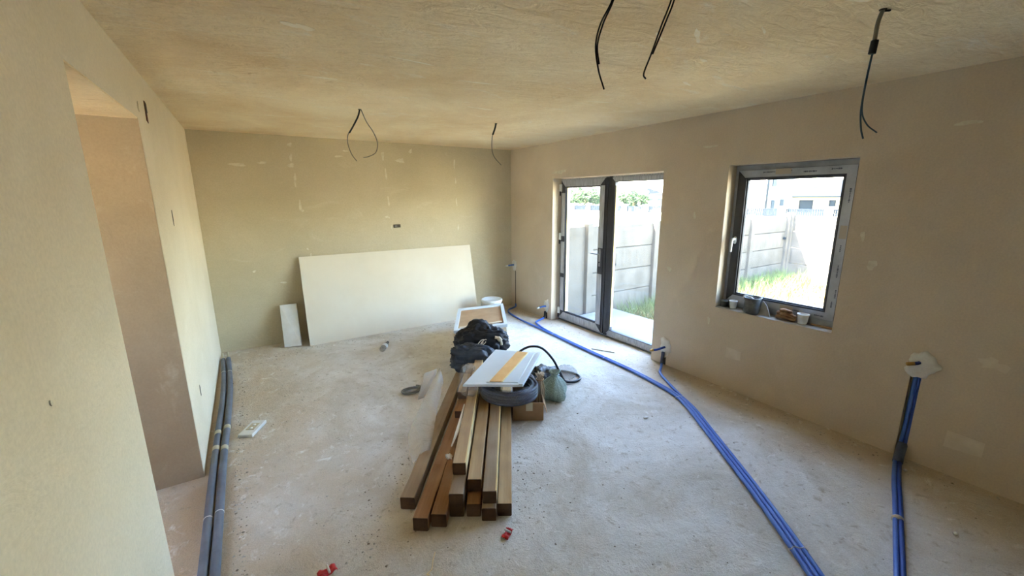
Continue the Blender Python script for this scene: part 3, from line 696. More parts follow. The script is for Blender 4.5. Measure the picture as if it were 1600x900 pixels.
# grey foam-clad pipes along the left wall
def grey_pipe(P, label, tapes):
    root = empty('insulated_pipe', P[0]); tag(root, label, 'pipe', 'grey insulated pipes along the left wall')
    path = catmull(P, 12); mb = MB(); mb.tube(path, 0.0225, 14); o = mb.build('insulation_sleeve', M['greyfoam'], root)
    mb = MB(); q = [Vector(p) for p in path[:2]]; d = (q[0]-q[1]).normalized(); mb.tube([q[0]-d*.01, q[0]+d*0.05+Vector((0,0,.02)), q[0]+d*.09+Vector((0,0,.05))], 0.011, 10); mb.build('pipe_end', M['tape'], root)
    for y in tapes:
        k = min(range(len(path)), key=lambda i: abs(path[i].y-y)); a = path[k]; t = (path[k+1]-path[k]).normalized()
        mb = MB(); mb.tube([a-t*.028, a+t*.028], 0.0240, 14); mb.build('tape_band', M['tape'], root)
    for y in (2.62, 5.05):
        k = min(range(len(path)), key=lambda i: abs(path[i].y-y)); a = path[k]; t = (path[k+1]-path[k]).normalized()
        mb = MB(); mb.tube([a-t*.003, a+t*.003], 0.0240, 14); mb.build('cable_tie', M['twine'], root)
    return root
grey_pipe([(-.398,5.50,.023),(-.372,4.9,.023),(-.365,4.35,.023),(-.374,3.68,.023),(-.380,2.93,.023),(-.378,2.18,.023),(-.38,1.0,.023),(-.38,-.6,.023)], 'left grey insulated pipe against the left wall', (3.70,3.45))
grey_pipe([(-.348,5.51,.023),(-.322,4.9,.023),(-.312,4.48,.023),(-.317,3.74,.023),(-.326,3.30,.023),(-.328,2.15,.023),(-.33,1.0,.023),(-.33,-.6,.023)], 'right grey insulated pipe beside the bare floor', (3.74,3.40))

# blue pipes on the floor
R_B = 0.0135
main = [(3.672,5.64),(3.50,5.55),(3.42,5.45),(3.377,5.287),(3.34,4.972),(3.326,4.613),(3.318,4.303),(3.285,3.6),(3.268,2.835),(3.224,2.421),(3.171,2.164),(3.05,1.93),(2.863,1.655),(2.484,1.106),(2.201,.727),(2.02,.50),(1.75,.15),(1.4,-.5)]
def offset(P, d):
    out = []
    for i,p in enumerate(P):
        a = Vector(P[max(i-1,0)]); b = Vector(P[min(i+1,len(P)-1)]); t = (b-a).normalized(); out.append((p[0]-t.y*d, p[1]+t.x*d))
    return out
left = [Vector((*p, R_B)) for p in offset(main, -0.027)]
pathA = [(3.69,5.70,.05)] + [tuple(v) for v in left]
pa = pipe('heating_pipe', pathA, R_B, M['blue'], 'blue pipe running from the far corner, outermost of the floor bundle', 'pipe', 'blue heating pipes on the floor')
mid = [Vector((*p, R_B)) for p in main]
pathB = [(3.665,4.85,.10),(3.66,4.85,.03),(3.55,4.815,R_B),(3.43,4.75,R_B),(3.375,4.62,R_B+.002)] + [tuple(v) for v in mid[6:]]
pb = pipe('heating_pipe', pathB, R_B, M['blue'], 'blue pipe curving from the outlet left of the patio door, middle of the bundle', 'pipe', 'blue heating pipes on the floor')
rgt = [Vector((*p, R_B)) for p in offset(main, 0.027)]
pathC = [(3.665,2.715,.14),(3.65,2.71,.06),(3.58,2.66,.02),(3.46,2.58,R_B),(3.36,2.44,R_B)] + [tuple(v) for v in rgt[10:]]
pc = pipe('heating_pipe', pathC, R_B, M['blue'], 'blue pipe curving from the outlet right of the patio door, innermost of the bundle', 'pipe', 'blue heating pipes on the floor')
mb = MB(); mb.tube(catmull([(3.668,2.716,.15),(3.655,2.712,.07),(3.62,2.69,.035)],5), R_B+.004, 12); mb.build('sleeve', M['sleeve'], pc)
mb = MB(); mb.tube(catmull([(3.668,4.85,.12),(3.664,4.85,.05),(3.64,4.845,.025)],5), R_B+.003, 12); mb.build('sleeve', M['hose'], pb)
# ties around the bundle
for (i, lab) in ((13.98,'loose white tie wrapped round the blue pipe bundle nearest the camera'),(10.2,'thin tie on the blue pipe bundle beside the right outlet'),(7.55,'thin tie on the blue pipe pair before the patio door'),(6.2,'thin tie on the blue pipe pair left of the patio door')):
    k = int(i); t = i-k; p = Vector(main[k]).lerp(Vector(main[k+1]), t); d = (Vector(main[k+1])-Vector(main[k])).normalized(); n = Vector((-d.y, d.x))
    w = 0.046; c = 0.0 if i > 9 else -.014; hw = w if i > 9 else .030
    pts = []
    for s in range(21):
        a = s/20*2*math.pi; q = p + n*(c+hw*math.cos(a)); jig = 0.006*math.sin(s*1.7) if i > 13 else 0
        pts.append((q.x+d.x*jig, q.y+d.y*jig, max(0.0015, R_B+0.0165*math.sin(a))))
    mb = MB(); mb.tube(pts, 0.0026 if i > 13 else 0.0018, 6); tag(mb.build('pipe_tie', M['twine']), lab, 'tie', 'ties on the blue pipes')

# pipe pair leaving the chase at the right
rp = empty('pipe_riser', (3.55,.70,0)); tag(rp, 'pair of blue pipes dropping from the wall chase onto the floor at the right', 'pipe')
for (off, m, nm) in ((0.0125,'blue','blue_pipe'),(-0.0125,'navy','dark_blue_pipe')):  # darker second pipe carries the shading of the bundle in its colour
    P = [(XR+.028,.735+off*.9,.66),(XR+.026,.735+off,.40),(XR+.02,.735+off,.14),(XR-.03,.733+off,.045),(3.56,.712+off,R_B),(3.3,.645+off,R_B),(3.034,.566+off,R_B),(2.443,.396+off,R_B),(2.0,.26+off,R_B),(1.4,.02+off,R_B)]
    pipe(nm, P, 0.012, M[m], None, None, parent=rp)
mb = MB(); mb.tube(catmull([(XR+.012,.735,.10),(XR-.03,.733,.045),(3.57,.714,.018)],6), .0285, 14); mb.build('dusty_sleeve', M['sleeve'], rp)
mb = MB(); mb.tube([(2.90,.53,R_B),(2.906,.532,R_B)], .029, 14); mb.build('cable_tie', M['twine'], rp)

def outlet(y, z, ry, rz_, label, stub, seed, m='patch', tip='brass', r=.012, bl='navy'):
    root = empty('pipe_outlet', (XR, y, z)); tag(root, label, 'pipe outlet', 'capped pipe outlets along the right wall')
    mb = MB(); bl_ = blob(26, ry, rz_, seed, 0.28); n = len(bl_)
    ring = lambda s, x: [(x, y+p*s, z+q*s) for p,q in bl_]
    mb.add(ring(1,XR+.01)+ring(1,XR-.004)+ring(.75,XR-.012)+ring(.3,XR-.013), [(a*n+i, a*n+(i+1)%n, (a+1)*n+(i+1)%n, (a+1)*n+i) for a in range(3) for i in range(n)]+[tuple(3*n+i for i in range(n))], True)
    mb.build('gypsum_patch', M[m], root)
    path = catmull([(XR+.01,*stub[0])]+[s for s in stub[1]], 6)
    mb = MB(); mb.tube(path, r, 12); s = mb.build('pipe_stub', M[bl], root)
    a = path[-1]; d = (path[-1]-path[-2]).normalized()
    mb = MB(); mb.tube([a-d*.01, a+d*.03, a+d*.034], [r*1.12,r*1.12,r*.6], 12); mb.build('cap', M[tip], s)
    return root
outlet(0.722,0.69,.085,.085,'white gypsum patch with a capped stub above the pipe chase at the right',((.735,.705),[(XR-.03,.74,.705),(XR-.05,.76,.700)]),5, r=.011)
outlet(2.715,0.20,.075,.10,'white gypsum patch with a capped stub right of the patio door',((2.715,.20),[(XR-.04,2.72,.20),(XR-.08,2.75,.18),(XR-.11,2.79,.165)]),6, r=.012)
outlet(4.855,0.20,.055,.105,'gypsum patch with a white-capped blue stub left of the patio door',((4.855,.19),[(XR-.05,4.86,.195),(XR-.11,4.90,.175)]),7, tip='white_pl', bl='blue')
outlet(5.745,0.705,.055,.10,'small gypsum patch with a white-capped stub near the far corner',((5.745,.71),[(XR-.06,5.75,.71),(XR-.12,5.77,.70)]),8, tip='white_pl', bl='blue')
mb = MB(); mb.box((XR-.001,5.705,0.02),(XR+.01,5.725,.61)); mb.build('wall_groove', M['holedark'], wall_right)
mb = MB(); mb.box((XR-.001,2.700,0.0),(XR+.01,2.735,.11)); mb.build('wall_groove', M['holedark'], wall_right)
mb = MB(); mb.box((XR-.001,4.835,0.0),(XR+.01,4.87,.10)); mb.build('wall_groove', M['holedark'], wall_right)

# ------------------------------------------------------------------ ceiling wires
def wires(loc, strands, label, extra=None):
    root = empty('ceiling_cable', loc); tag(root, label, 'cable', 'loose light cables hanging from the ceiling')
    mb = MB(); mb.lathe([(0,0),(.012,0),(.015,.006),(.015,.014),(0,.014)], (loc[0],loc[1],HC-.004), 14); mb.build('ceiling_hole', M['holedark'], root)
    for (pts, r, m) in strands:
        P = [(loc[0]+p[0], loc[1]+p[1], HC+p[2]) for p in pts]
        mb = MB(); mb.tube(catmull(P, 8), r, 7); mb.build('wire', M[m], root)
    return root
rdx, rdy = math.cos(yaw), -math.sin(yaw)
def lat(d, z, f=0): return (d*rdx+f*rdy*-1, d*rdy+f*rdx, z)
wires((.93,3.853,HC), [([lat(0,0),lat(-.02,-.06),lat(-.07,-.14),lat(-.115,-.20),lat(-.125,-.27),lat(-.10,-.36),lat(-.06,-.42)],.004,'wire_grey'),
                       ([lat(.01,0),lat(.05,-.10),lat(.10,-.18),lat(.13,-.27),lat(.11,-.35),lat(.04,-.385),lat(0.0,-.39)],.004,'wire_grey'),
                       ([lat(0,-.005),lat(-.02,-.06),lat(-.07,-.14),lat(-.105,-.19)],.007,'wire_dark')], 'pair of cable ends forming an open loop near the back of the ceiling')
wires((2.269,3.857,HC), [([lat(0,0),lat(-.01,-.05),lat(-.04,-.13),lat(-.045,-.25),lat(-.02,-.33),lat(.05,-.41)],.004,'wire_grey'),
                         ([lat(0,0),lat(-.012,-.05),lat(-.035,-.11)],.009,'wire_dark')], 'short thin cable hanging from the ceiling near the far right corner')
wires((2.292,.78,HC), [([lat(0,0),lat(-.012,-.05),lat(-.014,-.12)],.008,'wire_grey'),([lat(-.012,-.115),lat(-.016,-.165)],.014,'wire_dark'),
                       ([lat(-.014,-.15),lat(-.022,-.26),lat(-.024,-.38),lat(-.012,-.455),lat(.005,-.50)],.0035,'wire_blue'),
                       ([lat(-.012,-.15),lat(-.020,-.26),lat(-.020,-.38),lat(.01,-.44),lat(.06,-.475)],.003,'wire_blue'),
                       ([lat(.03,-.004),lat(0,-.008),lat(-.012,-.03)],.004,'wire_dark')], 'cable with a black connector and blue wires hanging by the right wall')
wires((1.161,1.159,HC), [([lat(0,0),lat(-.008,-.077),lat(-.045,-.15),lat(-.06,-.219),lat(-.048,-.297),lat(-.025,-.363)],.003,'wire_dark'),
                       ([lat(.006,0),lat(-.004,-.077),lat(-.036,-.15),lat(-.054,-.219),lat(-.046,-.28)],.003,'wire_dark')], 'left of the two dark cables hanging from the ceiling nearest the camera')
wires((1.335,1.051,HC), [([lat(0,0),lat(-.010,-.078),lat(-.038,-.157),lat(-.068,-.248),lat(-.09,-.31),lat(-.082,-.329)],.003,'wire_dark'),
                       ([lat(.008,0),lat(.0,-.078),lat(-.028,-.157),lat(-.063,-.248)],.003,'wire_dark')], 'right of the two dark cables hanging from the ceiling nearest the camera')

# ------------------------------------------------------------------ sheets leaning on the back wall
def leaning(name, x0, x1, yb0, yb1, top_y, h, t, m, em, label, cat, skew=0.0):
    root = empty(name, ((x0+x1)/2, (yb0+yb1)/2, 0)); tag(root, label, cat)
    n = Vector((0, h, top_y-0)).normalized()
    A = Vector((x0,yb0,0)); B = Vector((x1,yb1,0)); C = Vector((x1+skew,top_y,h)); D = Vector((x0+skew,top_y,h))
    nn = (B-A).cross(D-A).normalized(); nn = nn if nn.y < 0 else -nn
    def slab(o0, o1, mm, nm):
        mb = MB(); q = [A,B,C,D]; mb.add([p+nn*o0 for p in q]+[p+nn*o1 for p in q], [(0,1,2,3),(7,6,5,4),(0,4,5,1),(1,5,6,2),(2,6,7,3),(3,7,4,0)]); return mb.build(nm, mm, root)
    slab(t*.12, t*.88, em, 'core'); slab(t*.88, t, m, 'front_face'); slab(0, t*.12, m, 'back_face')
    return root
pb_ = leaning('drywall_sheet', 0.50, 2.90, 5.515, 5.56, 5.822, 1.085, 0.0125, M['drywall'], M['drywall_edge'], 'large white gypsum board leaning against the back wall', 'drywall', 0.012)
# faint stamped lettering by its right edge
mb = MB()
for i in range(5):
    x = 2.60+i*.03; t = 0.42+.004*i
    y = 5.515+(5.822-5.515)*t/1.085-0.021+.05*(x-.5)/2.4
    mb.box((x,y-.001,t),(x+.018,y+.002,t+.012+.004*(i%2)))
mb.build('stamp', M['print'], pb_)
fb_ = leaning('foam_block', 0.235, 0.42, 5.645, 5.60, 5.80, 0.50, 0.04, M['foamwhite'], M['foamwhite'], 'small white block standing against the back wall beside the large board', 'board', 0.01)

# ------------------------------------------------------------------ timber pile (u along the beams, v across)
AZ = math.radians(32.2); U = Vector((math.sin(AZ), math.cos(AZ), 0)); V = Vector((math.cos(AZ), -math.sin(AZ), 0))
def ab(a, b, z=0): return U*a + V*b + Vector((0,0,z))
def beam(a0, a1, b0, w, z0, h, m, label, rot=0.0, sap=None, seed=0):
    o_ = ab(a0, b0, z0); root = empty('timber_beam', o_, -AZ+math.radians(rot)); tag(root, label, 'timber', 'square timbers in the pile')
    L = a1-a0; rs = random.Random(seed); mb = MB(); n = 10; vs_ = []
    bow = rs.uniform(-.004,.004)
    for i in range(n+1):
        t = i/n; y = t*L; s = bow*math.sin(t*math.pi); j = lambda: rs.uniform(-.0012,.0012)
        c = .004
        ring = [(c,0),(w-c,0),(w,c),(w,h-c),(w-c,h),(c,h),(0,h-c),(0,c)]
        vs_ += [(x+s+j(), y, max(0,z+j())) for x,z in ring]
    fs = [(i*8+k, i*8+(k+1)%8, (i+1)*8+(k+1)%8, (i+1)*8+k) for i in range(n) for k in range(8)] + [tuple(n*8+k for k in range(8))]
    mb.add(vs_, fs); body = mb.build('beam_body', m); body.parent = root
    mb = MB(); mb.add([(x, -0.003, z) for x,z in [(.005,.002),(w-.005,.002),(w-.001,.006),(w-.001,h-.006),(w-.005,h-.001),(.005,h-.001),(.001,h-.006),(.001,.006)]]+[(x,0.001,z) for x,z in [(.002,.001),(w-.002,.001),(w,.004),(w,h-.004),(w-.004,h),(.004,h),(0,h-.004),(0,.004)]],
               [tuple(range(8))]+[(k,(k+1)%8,8+(k+1)%8,8+k) for k in range(8)]); e = mb.build('sawn_end', M['wood_end']); e.parent = root
    if sap:
        mb = MB(); mb.box((w-.006,.006,h*.12),(w+.0015,L-.05,h+.0012)); s = mb.build('bark_edge', M['sapwood']); s.parent = root
    return root
LY = 2.05
beam(2.13, 2.13+LY, -.660, .086, 0, .078, M['wood_dirty'], 'dusty timber on the floor, leftmost of the pile', -3.2, seed=1)
beam(1.964, 1.964+2.1, -.548, .084, 0, .082, M['wood_red'], 'reddish timber on the floor reaching furthest forward, second from the left of the pile', -3.2, seed=2)
beam(1.99, 1.99+2.1, -.452, .086, 0, .082, M['wood_red'], 'reddish timber on the floor left of the tall dark-ended timber', -2.6, seed=3)
beam(2.065, 2.065+2.0, -.361, .082, 0, .150, M['wood_dirty'], 'tall dark-ended timber on the floor carrying the topmost beam', -0.6, seed=4)
beam(2.232, 2.232+1.75, -.360, .080, .151, .080, M['wood_pale'], 'topmost pale timber of the pile with a dark grey end', 0.0, True, seed=5)
beam(2.064, 2.064+2.0, -.262, .081, 0, .082, M['wood_red'], 'dark short-ended timber on the floor under the pale beam with a reddish end', 0, seed=6)
beam(2.17, 2.17+1.85, -.265, .082, .083, .082, M['wood_pale'], 'pale knotty timber with a reddish end beside the topmost beam', 0, seed=7)
beam(2.03, 2.03+2.0, -.172, .081, 0, .082, M['wood_dirty'], 'grey-ended timber on the floor, second from the right of the pile', 0, seed=8)
beam(2.068, 2.068+1.95, -.168, .079, .083, .080, M['wood_dirty'], 'weathered upper timber with a pale yellow edge, next to the right edge of the pile', 0, True, seed=9)
beam(2.067, 2.067+1.95, -.084, .082, 0, .082, M['wood_pale'], 'pale timber on the floor, rightmost of the pile', 0, seed=10)
beam(3.02, 3.02+1.0, -.452, .074, .083, .060, M['wood_red'], 'short timber offcut lying on the left side of the pile', -2.6, seed=11)
beam(3.22, 3.22+.62, -.450, .072, .145, .066, M['wood_pale'], 'film-wrapped short timber offcut on top of the left beams', -2.0, seed=12)

# film wrap over the offcut and milky strip along the left beams
mb = MB()
def wrapf(u, v):
    a = 3.20+u*.60; s = v*2-1
    b = -.418+s*.062 - math.tan(math.radians(2.0))*(a-3.2); z = .216-max(0,abs(s)-.55)*.16+.010*mnoise.noise(Vector((u*9,v*7,2)))
    return ab(a, b, z)
mb.grid(wrapf, 30, 16); tag(mb.build('plastic_wrap', M['filmclear']), 'crinkled clear film over the short offcut on the timber pile', 'plastic film')
mb = MB()
rail = [((.775,2.50,.012),(.89,2.47,.10)),((.80,2.66,.010),(.99,2.66,.095)),((.86,2.86,.03),(1.06,2.80,.090)),((1.06,3.12,.09),(1.17,3.02,.092)),((1.28,3.40,.15),(1.30,3.24,.096)),((1.42,3.56,.19),(1.40,3.42,.10))]
def stripf(u, v):
    t = u*(len(rail)-1); k = min(int(t), len(rail)-2); f = t-k
    p0 = Vector(rail[k][0]).lerp(Vector(rail[k+1][0]), f); p1 = Vector(rail[k][1]).lerp(Vector(rail[k+1][1]), f)
    p = p0.lerp(p1, v); p.z += .03*math.sin(v*math.pi)+.006*mnoise.noise(Vector((u*14,v*5,7))); return p
mb.grid(stripf, 40, 10); tag(mb.build('plastic_sheet', M['filmstrip']), 'milky translucent plastic strip draped beside the left timbers', 'plastic film')
mb = MB(); mb.add([Vector(p) for p in [(1.13,3.40,.004),(1.27,3.43,.004),(1.40,3.57,.185),(1.27,3.57,.17)]], [(0,1,2,3)]); tag(mb.build('plastic_flap', M['filmstrip'], thick=.002), 'pale folded plastic flap at the far end of the milky strip', 'plastic film')
# crumpled white bag next to the offcut
def crumple(name, c, r, m, label, cat, seed, sq=0.8, amp=.35, fr=2.2, nseg=36, extra=None):
    mb = MB()
    def fn(u, v):
        a = u*2*math.pi; t = v*math.pi; d = Vector((math.sin(t)*math.cos(a), math.sin(t)*math.sin(a), -math.cos(t)))
        k = 1+amp*mnoise.noise(d*fr+Vector((seed,0,0)))+amp*.7*abs(mnoise.noise(d*fr*2.3+Vector((0,seed,0))))
        p = Vector((d.x*r[0], d.y*r[1], d.z*r[2]))*k
        if extra: p = extra(p, d)
        return (c[0]+p.x, c[1]+p.y, max(c[2]+p.z, c[2]-r[2]*sq))
    mb.grid(fn, nseg, nseg//2); o = mb.build(name, m, fix=True)
    return tag(o, label, cat)
crumple('crumpled_bag', (1.60,3.28,.235), (.055,.05,.05), M['filmclear'], 'small crumpled whitish bag between the offcut and the white panel', 'plastic bag', 3)
# white scrap wedged between the beams, and foam dab
mb = MB(); mb.add([ab(2.62,-.425,.09),ab(2.95,-.400,.092),ab(3.02,-.372,.205),ab(2.70,-.378,.165)], [(0,1,2,3)]); tag(mb.build('board_scrap', M['foamwhite'], thick=.008), 'white board scrap wedged upright between the timbers', 'scrap')
crumple('foam_dab', tuple(ab(2.50,-.425,.094)), (.02,.026,.012), M['foamwhite'], 'small dried white foam dab on the reddish timber', 'foam', 5, amp=.5)

# ------------------------------------------------------------------ stack of boards with tray, bucket behind
st = empty('board_stack', (2.35,4.5,0)); tag(st, 'stack of pale boards topped by a white framed cardboard tray', 'board stack')
NL, NR, FR_, FL = Vector((1.83,4.11,0)), Vector((2.468,3.998,0)), Vector((2.925,4.85,0)), Vector((2.28,4.945,0))
cen = (NL+NR+FR_+FL)/4
def slabq(z0, z1, s, m, name, parent, sh=Vector((0,0,0)), bevel=0):
    q = [cen+(p-cen)*s+sh for p in (NL,NR,FR_,FL)]; mb = MB()
    mb.add([p+Vector((0,0,z0)) for p in q]+[p+Vector((0,0,z1)) for p in q], [(3,2,1,0),(4,5,6,7),(0,1,5,4),(1,2,6,5),(2,3,7,6),(3,0,4,7)]); return mb.build(name, m, parent, bevel)
rs = random.Random(4)
for k in range(9):
    slabq(.034*k, .034*k+.032, .985+rs.uniform(-.012,.01), M['lam'], 'board', st, Vector((rs.uniform(-.008,.008), rs.uniform(-.008,.008), 0)), .002)
# tray: white rim of four bars, cardboard inset with a loose strip
tray = slabq(.307, .316, 1.0, M['panel_white'], 'tray_base', st)
q0 = [cen+(p-cen)*1.01 for p in (NL,NR,FR_,FL)]; q1 = [cen+(p-cen)*.87 for p in (NL,NR,FR_,FL)]
for k in range(4):
    a,b,c,d = q0[k],q0[(k+1)%4],q1[(k+1)%4],q1[k]; mb = MB()
    mb.add([p+Vector((0,0,.3165)) for p in (a,b,c,d)]+[p+Vector((0,0,.346)) for p in (a,b,c,d)], [(3,2,1,0),(4,5,6,7),(0,1,5,4),(1,2,6,5),(2,3,7,6),(3,0,4,7)]); mb.build('tray_rim', M['panel_white'], tray, bevel=.003)
slabq(.3165, .328, .865, M['card'], 'cardboard_inset', tray)
qq = [NL*.12+NR*.88]; mb = MB(); A = cen+(NL-cen)*.82; B_ = cen+(NR-cen)*.84; d = (FR_-NR).normalized()
mb.add([p+Vector((0,0,z)) for z in (.329,.338) for p in (A+d*.02,B_+d*.06,B_+d*.10,A+d*.06)], [(3,2,1,0),(4,5,6,7),(0,1,5,4),(1,2,6,5),(2,3,7,6),(3,0,4,7)]); mb.build('cardboard_strip', M['lam'], tray)

bk = empty('bucket', (2.98,5.26,0)); tag(bk, 'white lidded bucket standing behind the board stack', 'bucket')
mb = MB(); mb.lathe([(0,0),(.115,0),(.12,.01),(.14,.27),(.146,.275),(.146,.295),(.14,.30),(.0,.30)], (2.98,5.26,0), 32); mb.build('bucket_body', M['white_pl'], bk)
mb = MB(); mb.lathe([(.150,.292),(.156,.296),(.156,.318),(.150,.324),(.142,.322),(.136,.312),(0,.312)], (2.98,5.26,0), 36); mb.build('lid', M['panel_white'], bk)
mb = MB(); mb.tube([(2.98+.158*math.cos(a),5.26+.158*math.sin(a),.26-.10*math.sin((a-2.6)/3.14*math.pi)) for a in [2.6+3.14*i/16 for i in range(17)]], .003, 6); mb.build('bail_handle', M['metal'], bk)

# ------------------------------------------------------------------ clothes heap
def heap(name, c, ax, ay, h, rz, seed, m, label, cat, fold=1.0, base=0.0, peak=(0,0)):
    mb = MB(); ca, sa = math.cos(rz), math.sin(rz)
    def fn(u, v):
        a = v*2*math.pi; r = u
        rim = 1+.16*mnoise.noise(Vector((math.cos(a)*1.4,math.sin(a)*1.4,seed)))+.07*mnoise.noise(Vector((math.cos(a)*4,math.sin(a)*4,seed+3)))
        x = r*math.cos(a); y = r*math.sin(a)
        w = Vector((x*1.6,y*1.6,seed)); wx = x+.25*mnoise.noise(w); wy = y+.25*mnoise.noise(w+Vector((9,0,0)))
        rid = 1-abs(mnoise.noise(Vector((wx*2.6+seed,wy*1.3,1.7))))*2.2
        rid2 = 1-abs(mnoise.noise(Vector((wx*1.8,wy*5.2+seed,4.1))))*2.0
        prof = (1-r**2.6)
        pk = math.exp(-(((x-peak[0])/.38)**2+((y-peak[1])/.38)**2))
        z = h*prof*(.50+.22*rid*fold+.16*rid2*fold+.42*pk)
        return (c[0]+ca*x*ax*rim-sa*y*ay*rim, c[1]+sa*x*ax*rim+ca*y*ay*rim, c[2]+max(0,z)-base*r**3)
    mb.grid(fn, 40, 96); o = mb.build(name, m, fix=True); return tag(o, label, cat)
def garment(name, c, r, rz, seed, m, label, cat, floor_z, peaks=()):
    mb = MB(); ca, sa = math.cos(rz), math.sin(rz)
    def fn(u, v):
        a = u*2*math.pi; t = v*math.pi; d = Vector((math.sin(t)*math.cos(a), math.sin(t)*math.sin(a), math.cos(t)))
        w = d*1.5+Vector((seed,0,0)); q = d+Vector((mnoise.noise(w),mnoise.noise(w+Vector((7,0,0))),mnoise.noise(w+Vector((0,7,0)))))*.35
        r1 = 1-abs(mnoise.noise(Vector((q.x*2.2+seed,q.y*3.4,q.z*4.2))))*2; r2 = 1-abs(mnoise.noise(Vector((q.x*5.0,q.y*4.4+seed,q.z*7.0))))*2
        k = .86+.16*mnoise.noise(d*1.3+Vector((0,seed,0)))+.13*r1+.055*r2
        for (px,py,pz,amp,wd) in peaks:
            e = (d-Vector((px,py,pz)).normalized()).length; k += amp*math.exp(-(e/wd)**2)
        x, y, z = (math.copysign(abs(d[i])**.85, d[i])*r[i]*k for i in range(3))
        return (c[0]+ca*x-sa*y, c[1]+sa*x+ca*y, max(floor_z, c[2]+z))
    mb.grid(fn, 88, 48); return tag(mb.build(name, m, fix=True), label, cat)
hj = garment('black_jacket', (2.03,3.84,.24), (.30,.19,.20), -AZ, 2.3, M['cloth_black'], 'heap of black jackets lying in front of the board stack', 'jacket', .001, ((-.1,.3,1,.30,.30),(.75,-.2,.6,.12,.4)))
hb_ = garment('charcoal_bag', (1.80,3.585,.20), (.235,.15,.15), -AZ, 7.9, M['cloth_navy'], 'slumped charcoal cloth bag below the black jackets', 'bag', .06, ((-.6,-.2,.7,.15,.4),))
# drawstrings and pale lining show on the jackets
mb = MB()
for (cx,cy) in ((1.905,3.60),(1.93,3.59)):
    mb.tube([(cx+.030*math.cos(t)*(1+.2*math.sin(3*t)), cy+.012*math.sin(t), .345+.022*math.sin(t+1)) for t in [i/14*5.6 for i in range(15)]], .0045, 7)
mb.build('drawstring', M['cord'], hj)
mb = MB(); mb.tube(catmull([(2.08,3.62,.36),(2.11,3.60,.35),(2.13,3.58,.32),(2.13,3.565,.28)],6), [.016]*6+[.024]*6+[.014]*7, 10); mb.build('pale_cuff', M['cord'], hj)

# ------------------------------------------------------------------ coil, white panel, strip
cc = Vector((1.735,2.78,.166)); coil = empty('pipe_coil', cc); tag(coil, 'coil of dark pipe wrapped in film under the white panel', 'coil')
rs = random.Random(11); path = []
turns = 11; 
for i in range(turns*28+1):
    t = i/28; k = int(t); lay = k % 3; lvl = k//3
    rr = .232-.026*lay+.004*math.sin(t*2.1); zz = .014+.0275*lvl+.002*math.sin(t*5)
    f = t-k
    if f > .85:
        k2 = k+1; g = (f-.85)/.15; rr += g*((.232-.026*(k2 % 3))-(.232-.026*lay)); zz += g*.0275*((k2//3)-lvl)
    path.append(cc+Vector((rr*math.cos(t*2*math.pi), rr*math.sin(t*2*math.pi), zz)))
mb = MB(); mb.tube(path, .0133, 8); mb.build('pipe_windings', M['coil'], coil)
mb = MB()
def cf(u, v):
    a = u*2*math.pi; t = v*2*math.pi; k = 1+.05*mnoise.noise(Vector((math.cos(a)*5,math.sin(a)*5,t)))
    return cc+Vector(((.205+.054*math.cos(t)*k)*math.cos(a),(.205+.054*math.cos(t)*k)*math.sin(a),.058+.062*math.sin(t)*k))
mb.grid(cf, 60, 14); mb.build('film_wrap', film('coil_wrap_film', (.30,.31,.36), .30, .15, .7, 24), coil)
pn = empty('melamine_sheet', (1.79,2.91,.31)); tag(pn, 'white melamine panel lying flat across the coil and timbers', 'panel')
Q = [Vector((1.315,2.815,.322)),Vector((1.695,2.52,.338)),Vector((2.215,2.975,.345)),Vector((1.925,3.34,.33))]
def plate(q, t, m, name, parent, bevel=.0015):
    mb = MB(); mb.add([p for p in q]+[p+Vector((0,0,t)) for p in q], [(3,2,1,0),(4,5,6,7),(0,1,5,4),(1,2,6,5),(2,3,7,6),(3,0,4,7)]); return mb.build(name, m, parent, bevel)
plate(Q, .016, M['panel_white'], 'panel_board', pn)
def bil(s, t, z=0): return Q[0].lerp(Q[1], s).lerp(Q[3].lerp(Q[2], s), t)+Vector((0,0,.0165+z))
plate([bil(.93,.0),bil(1,.0),bil(1,1),bil(.93,1)], .009, M['panel_white'], 'raised_edge', pn)
plate([bil(.02,.0),bil(.92,.0),bil(.92,.045),bil(.02,.045)], .004, M['panel_white'], 'front_lip', pn)
ws = plate([bil(.36,.06),bil(.90,.055),bil(.86,.96),bil(.30,.93)], .006, M['panel_white'], 'white_offcut', None); tag(ws, 'thin white board offcut lying on the white panel under the orange strip', 'board')
os_ = plate([bil(.42,.055,.007),bil(.62,.055,.007),bil(.72,.95,.007),bil(.50,.95,.007)], .008, M['orange'], 'wooden_strip', None); tag(os_, 'orange-yellow wooden strip lying diagonally on the white panel', 'wood strip')
mb = MB(); a,b = bil(.625,.055,.007), bil(.725,.95,.007); e = (bil(.66,.055,.007)-bil(.625,.055,.007))
plate([a,a+e*.5,b+e*.5,b], .007, M['sapwood'], 'pale_edge', os_)
crumple('crumpled_film', (1.40,2.84,.262), (.075,.06,.055), M['filmclear'], 'crumpled clear film squeezed under the left corner of the white panel', 'plastic film', 8)

